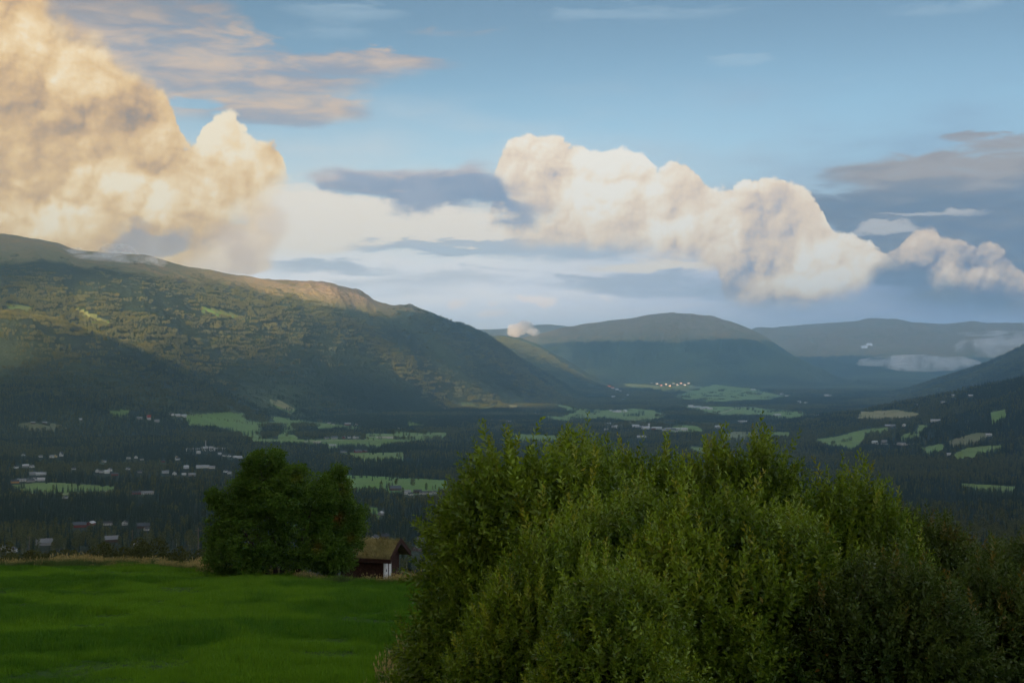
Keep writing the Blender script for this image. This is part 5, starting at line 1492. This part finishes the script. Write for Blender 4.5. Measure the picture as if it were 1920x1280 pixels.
cloud('added unseen sun blocker behind the viewer shading the valley floor', sp(SHADE_NEAR), 6300)
cloud('scattered small added sun blockers behind the viewer that dapple the left mountain with shade', sp(SHADE_SMALL, 1.0), 6000)

# ------------------------------------------------------------------ shreds of cloud that drift in front of the mountains
def low_cloud(label, lumps, dens, warm=(1, 1, 1)):
    """lumps: (px, py, half width px, half height px, depth)"""
    lx = sum(l[0] for l in lumps) / len(lumps); 
    root = None
    Vs, Fs, off = [], [], 0
    nu, nv = 26, 14
    U_, V_ = np.meshgrid(np.linspace(0, 2 * np.pi, nu, endpoint=False), np.linspace(.03, np.pi - .03, nv))
    idx = np.arange(nu * nv).reshape(nv, nu)
    for k, (px, py, rx, rz, dep) in enumerate(lumps):
        X = np.cos(U_) * np.sin(V_); Y = np.sin(U_) * np.sin(V_); Z = np.cos(V_)
        n = 1 + .45 * fbm(X * 2.0 + 7 * k, Y * 2.0 + Z * 2, 9, 3)
        P_ = np.stack([(px - 960) / F * dep + X * rx / F * dep * n, dep + Y * rx / F * dep * n * .7, (HOR - py) / F * dep + Z * rz / F * dep * n], -1).reshape(-1, 3)
        a, b = idx[:-1], idx[1:]
        Vs.append(P_); Fs.append(np.stack([a, np.roll(a, -1, 1), np.roll(b, -1, 1), b], -1).reshape(-1, 4)[:, ::-1] + off); off += len(P_)
    m = bpy.data.materials.new('cloud_vapour'); m.use_nodes = True; nt2 = m.node_tree; nt2.nodes.clear(); q = G(nt2)
    pos = q.node('ShaderNodeNewGeometry').outputs['Position']
    n = q.noise(pos, 1 / (dens[1]), 5, .62)
    pv = q.node('ShaderNodeVolumePrincipled'); pv.inputs['Color'].default_value = (.97, .97, .98, 1); pv.inputs['Anisotropy'].default_value = .2
    q.put(pv.inputs['Density'], q.ss(n, dens[2], dens[2] + .16, 0.0, dens[0]))
    ou = q.node('ShaderNodeOutputMaterial'); nt2.links.new(pv.outputs[0], ou.inputs['Volume'])
    o = bpy.data.objects.new('low_cloud', np_mesh('low_cloud', np.concatenate(Vs), np.concatenate(Fs), m, True)); link(o)
    tag(o, label, 'cloud')
low_cloud('small pinkish cloud puff above the far spur', [(968, 620, 18, 13, 12600), (982, 614, 18, 13, 12700), (1000, 622, 11, 8, 12500)], (.022, 110.0, .36))
low_cloud('thin grey mist hanging on the top of the left mountain', [(140, 482, 46, 17, 6050), (195, 486, 60, 16, 6050), (258, 492, 46, 14, 6100), (225, 480, 40, 20, 6100)], (.014, 75.0, .43))
low_cloud('pale cloud bank drifting along the hills at the right edge', [(1850, 652, 62, 18, 12500), (1905, 640, 70, 12, 13000), (1880, 627, 80, 7, 13200), (1730, 680, 110, 13, 12300)], (.008, 170.0, .47))

def haze():
    x0, x1, y0, y1, z0, z1 = -23500, 23500, -23500, 23500, -420, 760
    v = [(x, y, z) for z in (z0, z1) for (x, y) in ((x0, y0), (x1, y0), (x1, y1), (x0, y1))]
    f = [(3, 2, 1, 0), (4, 5, 6, 7), (0, 1, 5, 4), (1, 2, 6, 5), (2, 3, 7, 6), (3, 0, 4, 7)]
    m = bpy.data.materials.new('haze_air'); m.use_nodes = True
    nt = m.node_tree; nt.nodes.clear()
    out = nt.nodes.new('ShaderNodeOutputMaterial'); pv = nt.nodes.new('ShaderNodeVolumePrincipled')
    pv.inputs['Color'].default_value = (.46, .76, 1.0, 1)
    pv.inputs['Density'].default_value = HAZE
    pv.inputs['Anisotropy'].default_value = 0.8
    nt.links.new(pv.outputs[0], out.inputs['Volume'])
    me = np_mesh('haze', np.array(v, float), np.array(f), m)
    o = bpy.data.objects.new('haze', me); link(o); tag(o, kind='stuff')
HAZE = 6.2e-5
haze()

SC.view_settings.view_transform = 'Standard'; SC.view_settings.look = 'None'
SC.view_settings.exposure = EXPO; SC.view_settings.gamma = 1.0; SC.view_settings.use_curve_mapping = False
SC.render.engine = 'CYCLES'
cy = SC.cycles
cy.use_denoising = True
try: cy.denoiser = 'OPENIMAGEDENOISE'
except Exception: pass
cy.max_bounces = 4; cy.diffuse_bounces = 2; cy.glossy_bounces = 1; cy.transmission_bounces = 2; cy.volume_bounces = 2; cy.transparent_max_bounces = 6
cy.caustics_reflective = False; cy.caustics_refractive = False
cy.sample_clamp_indirect = 4.0
cy.use_adaptive_sampling = True; cy.adaptive_threshold = 0.028; cy.adaptive_min_samples = 32
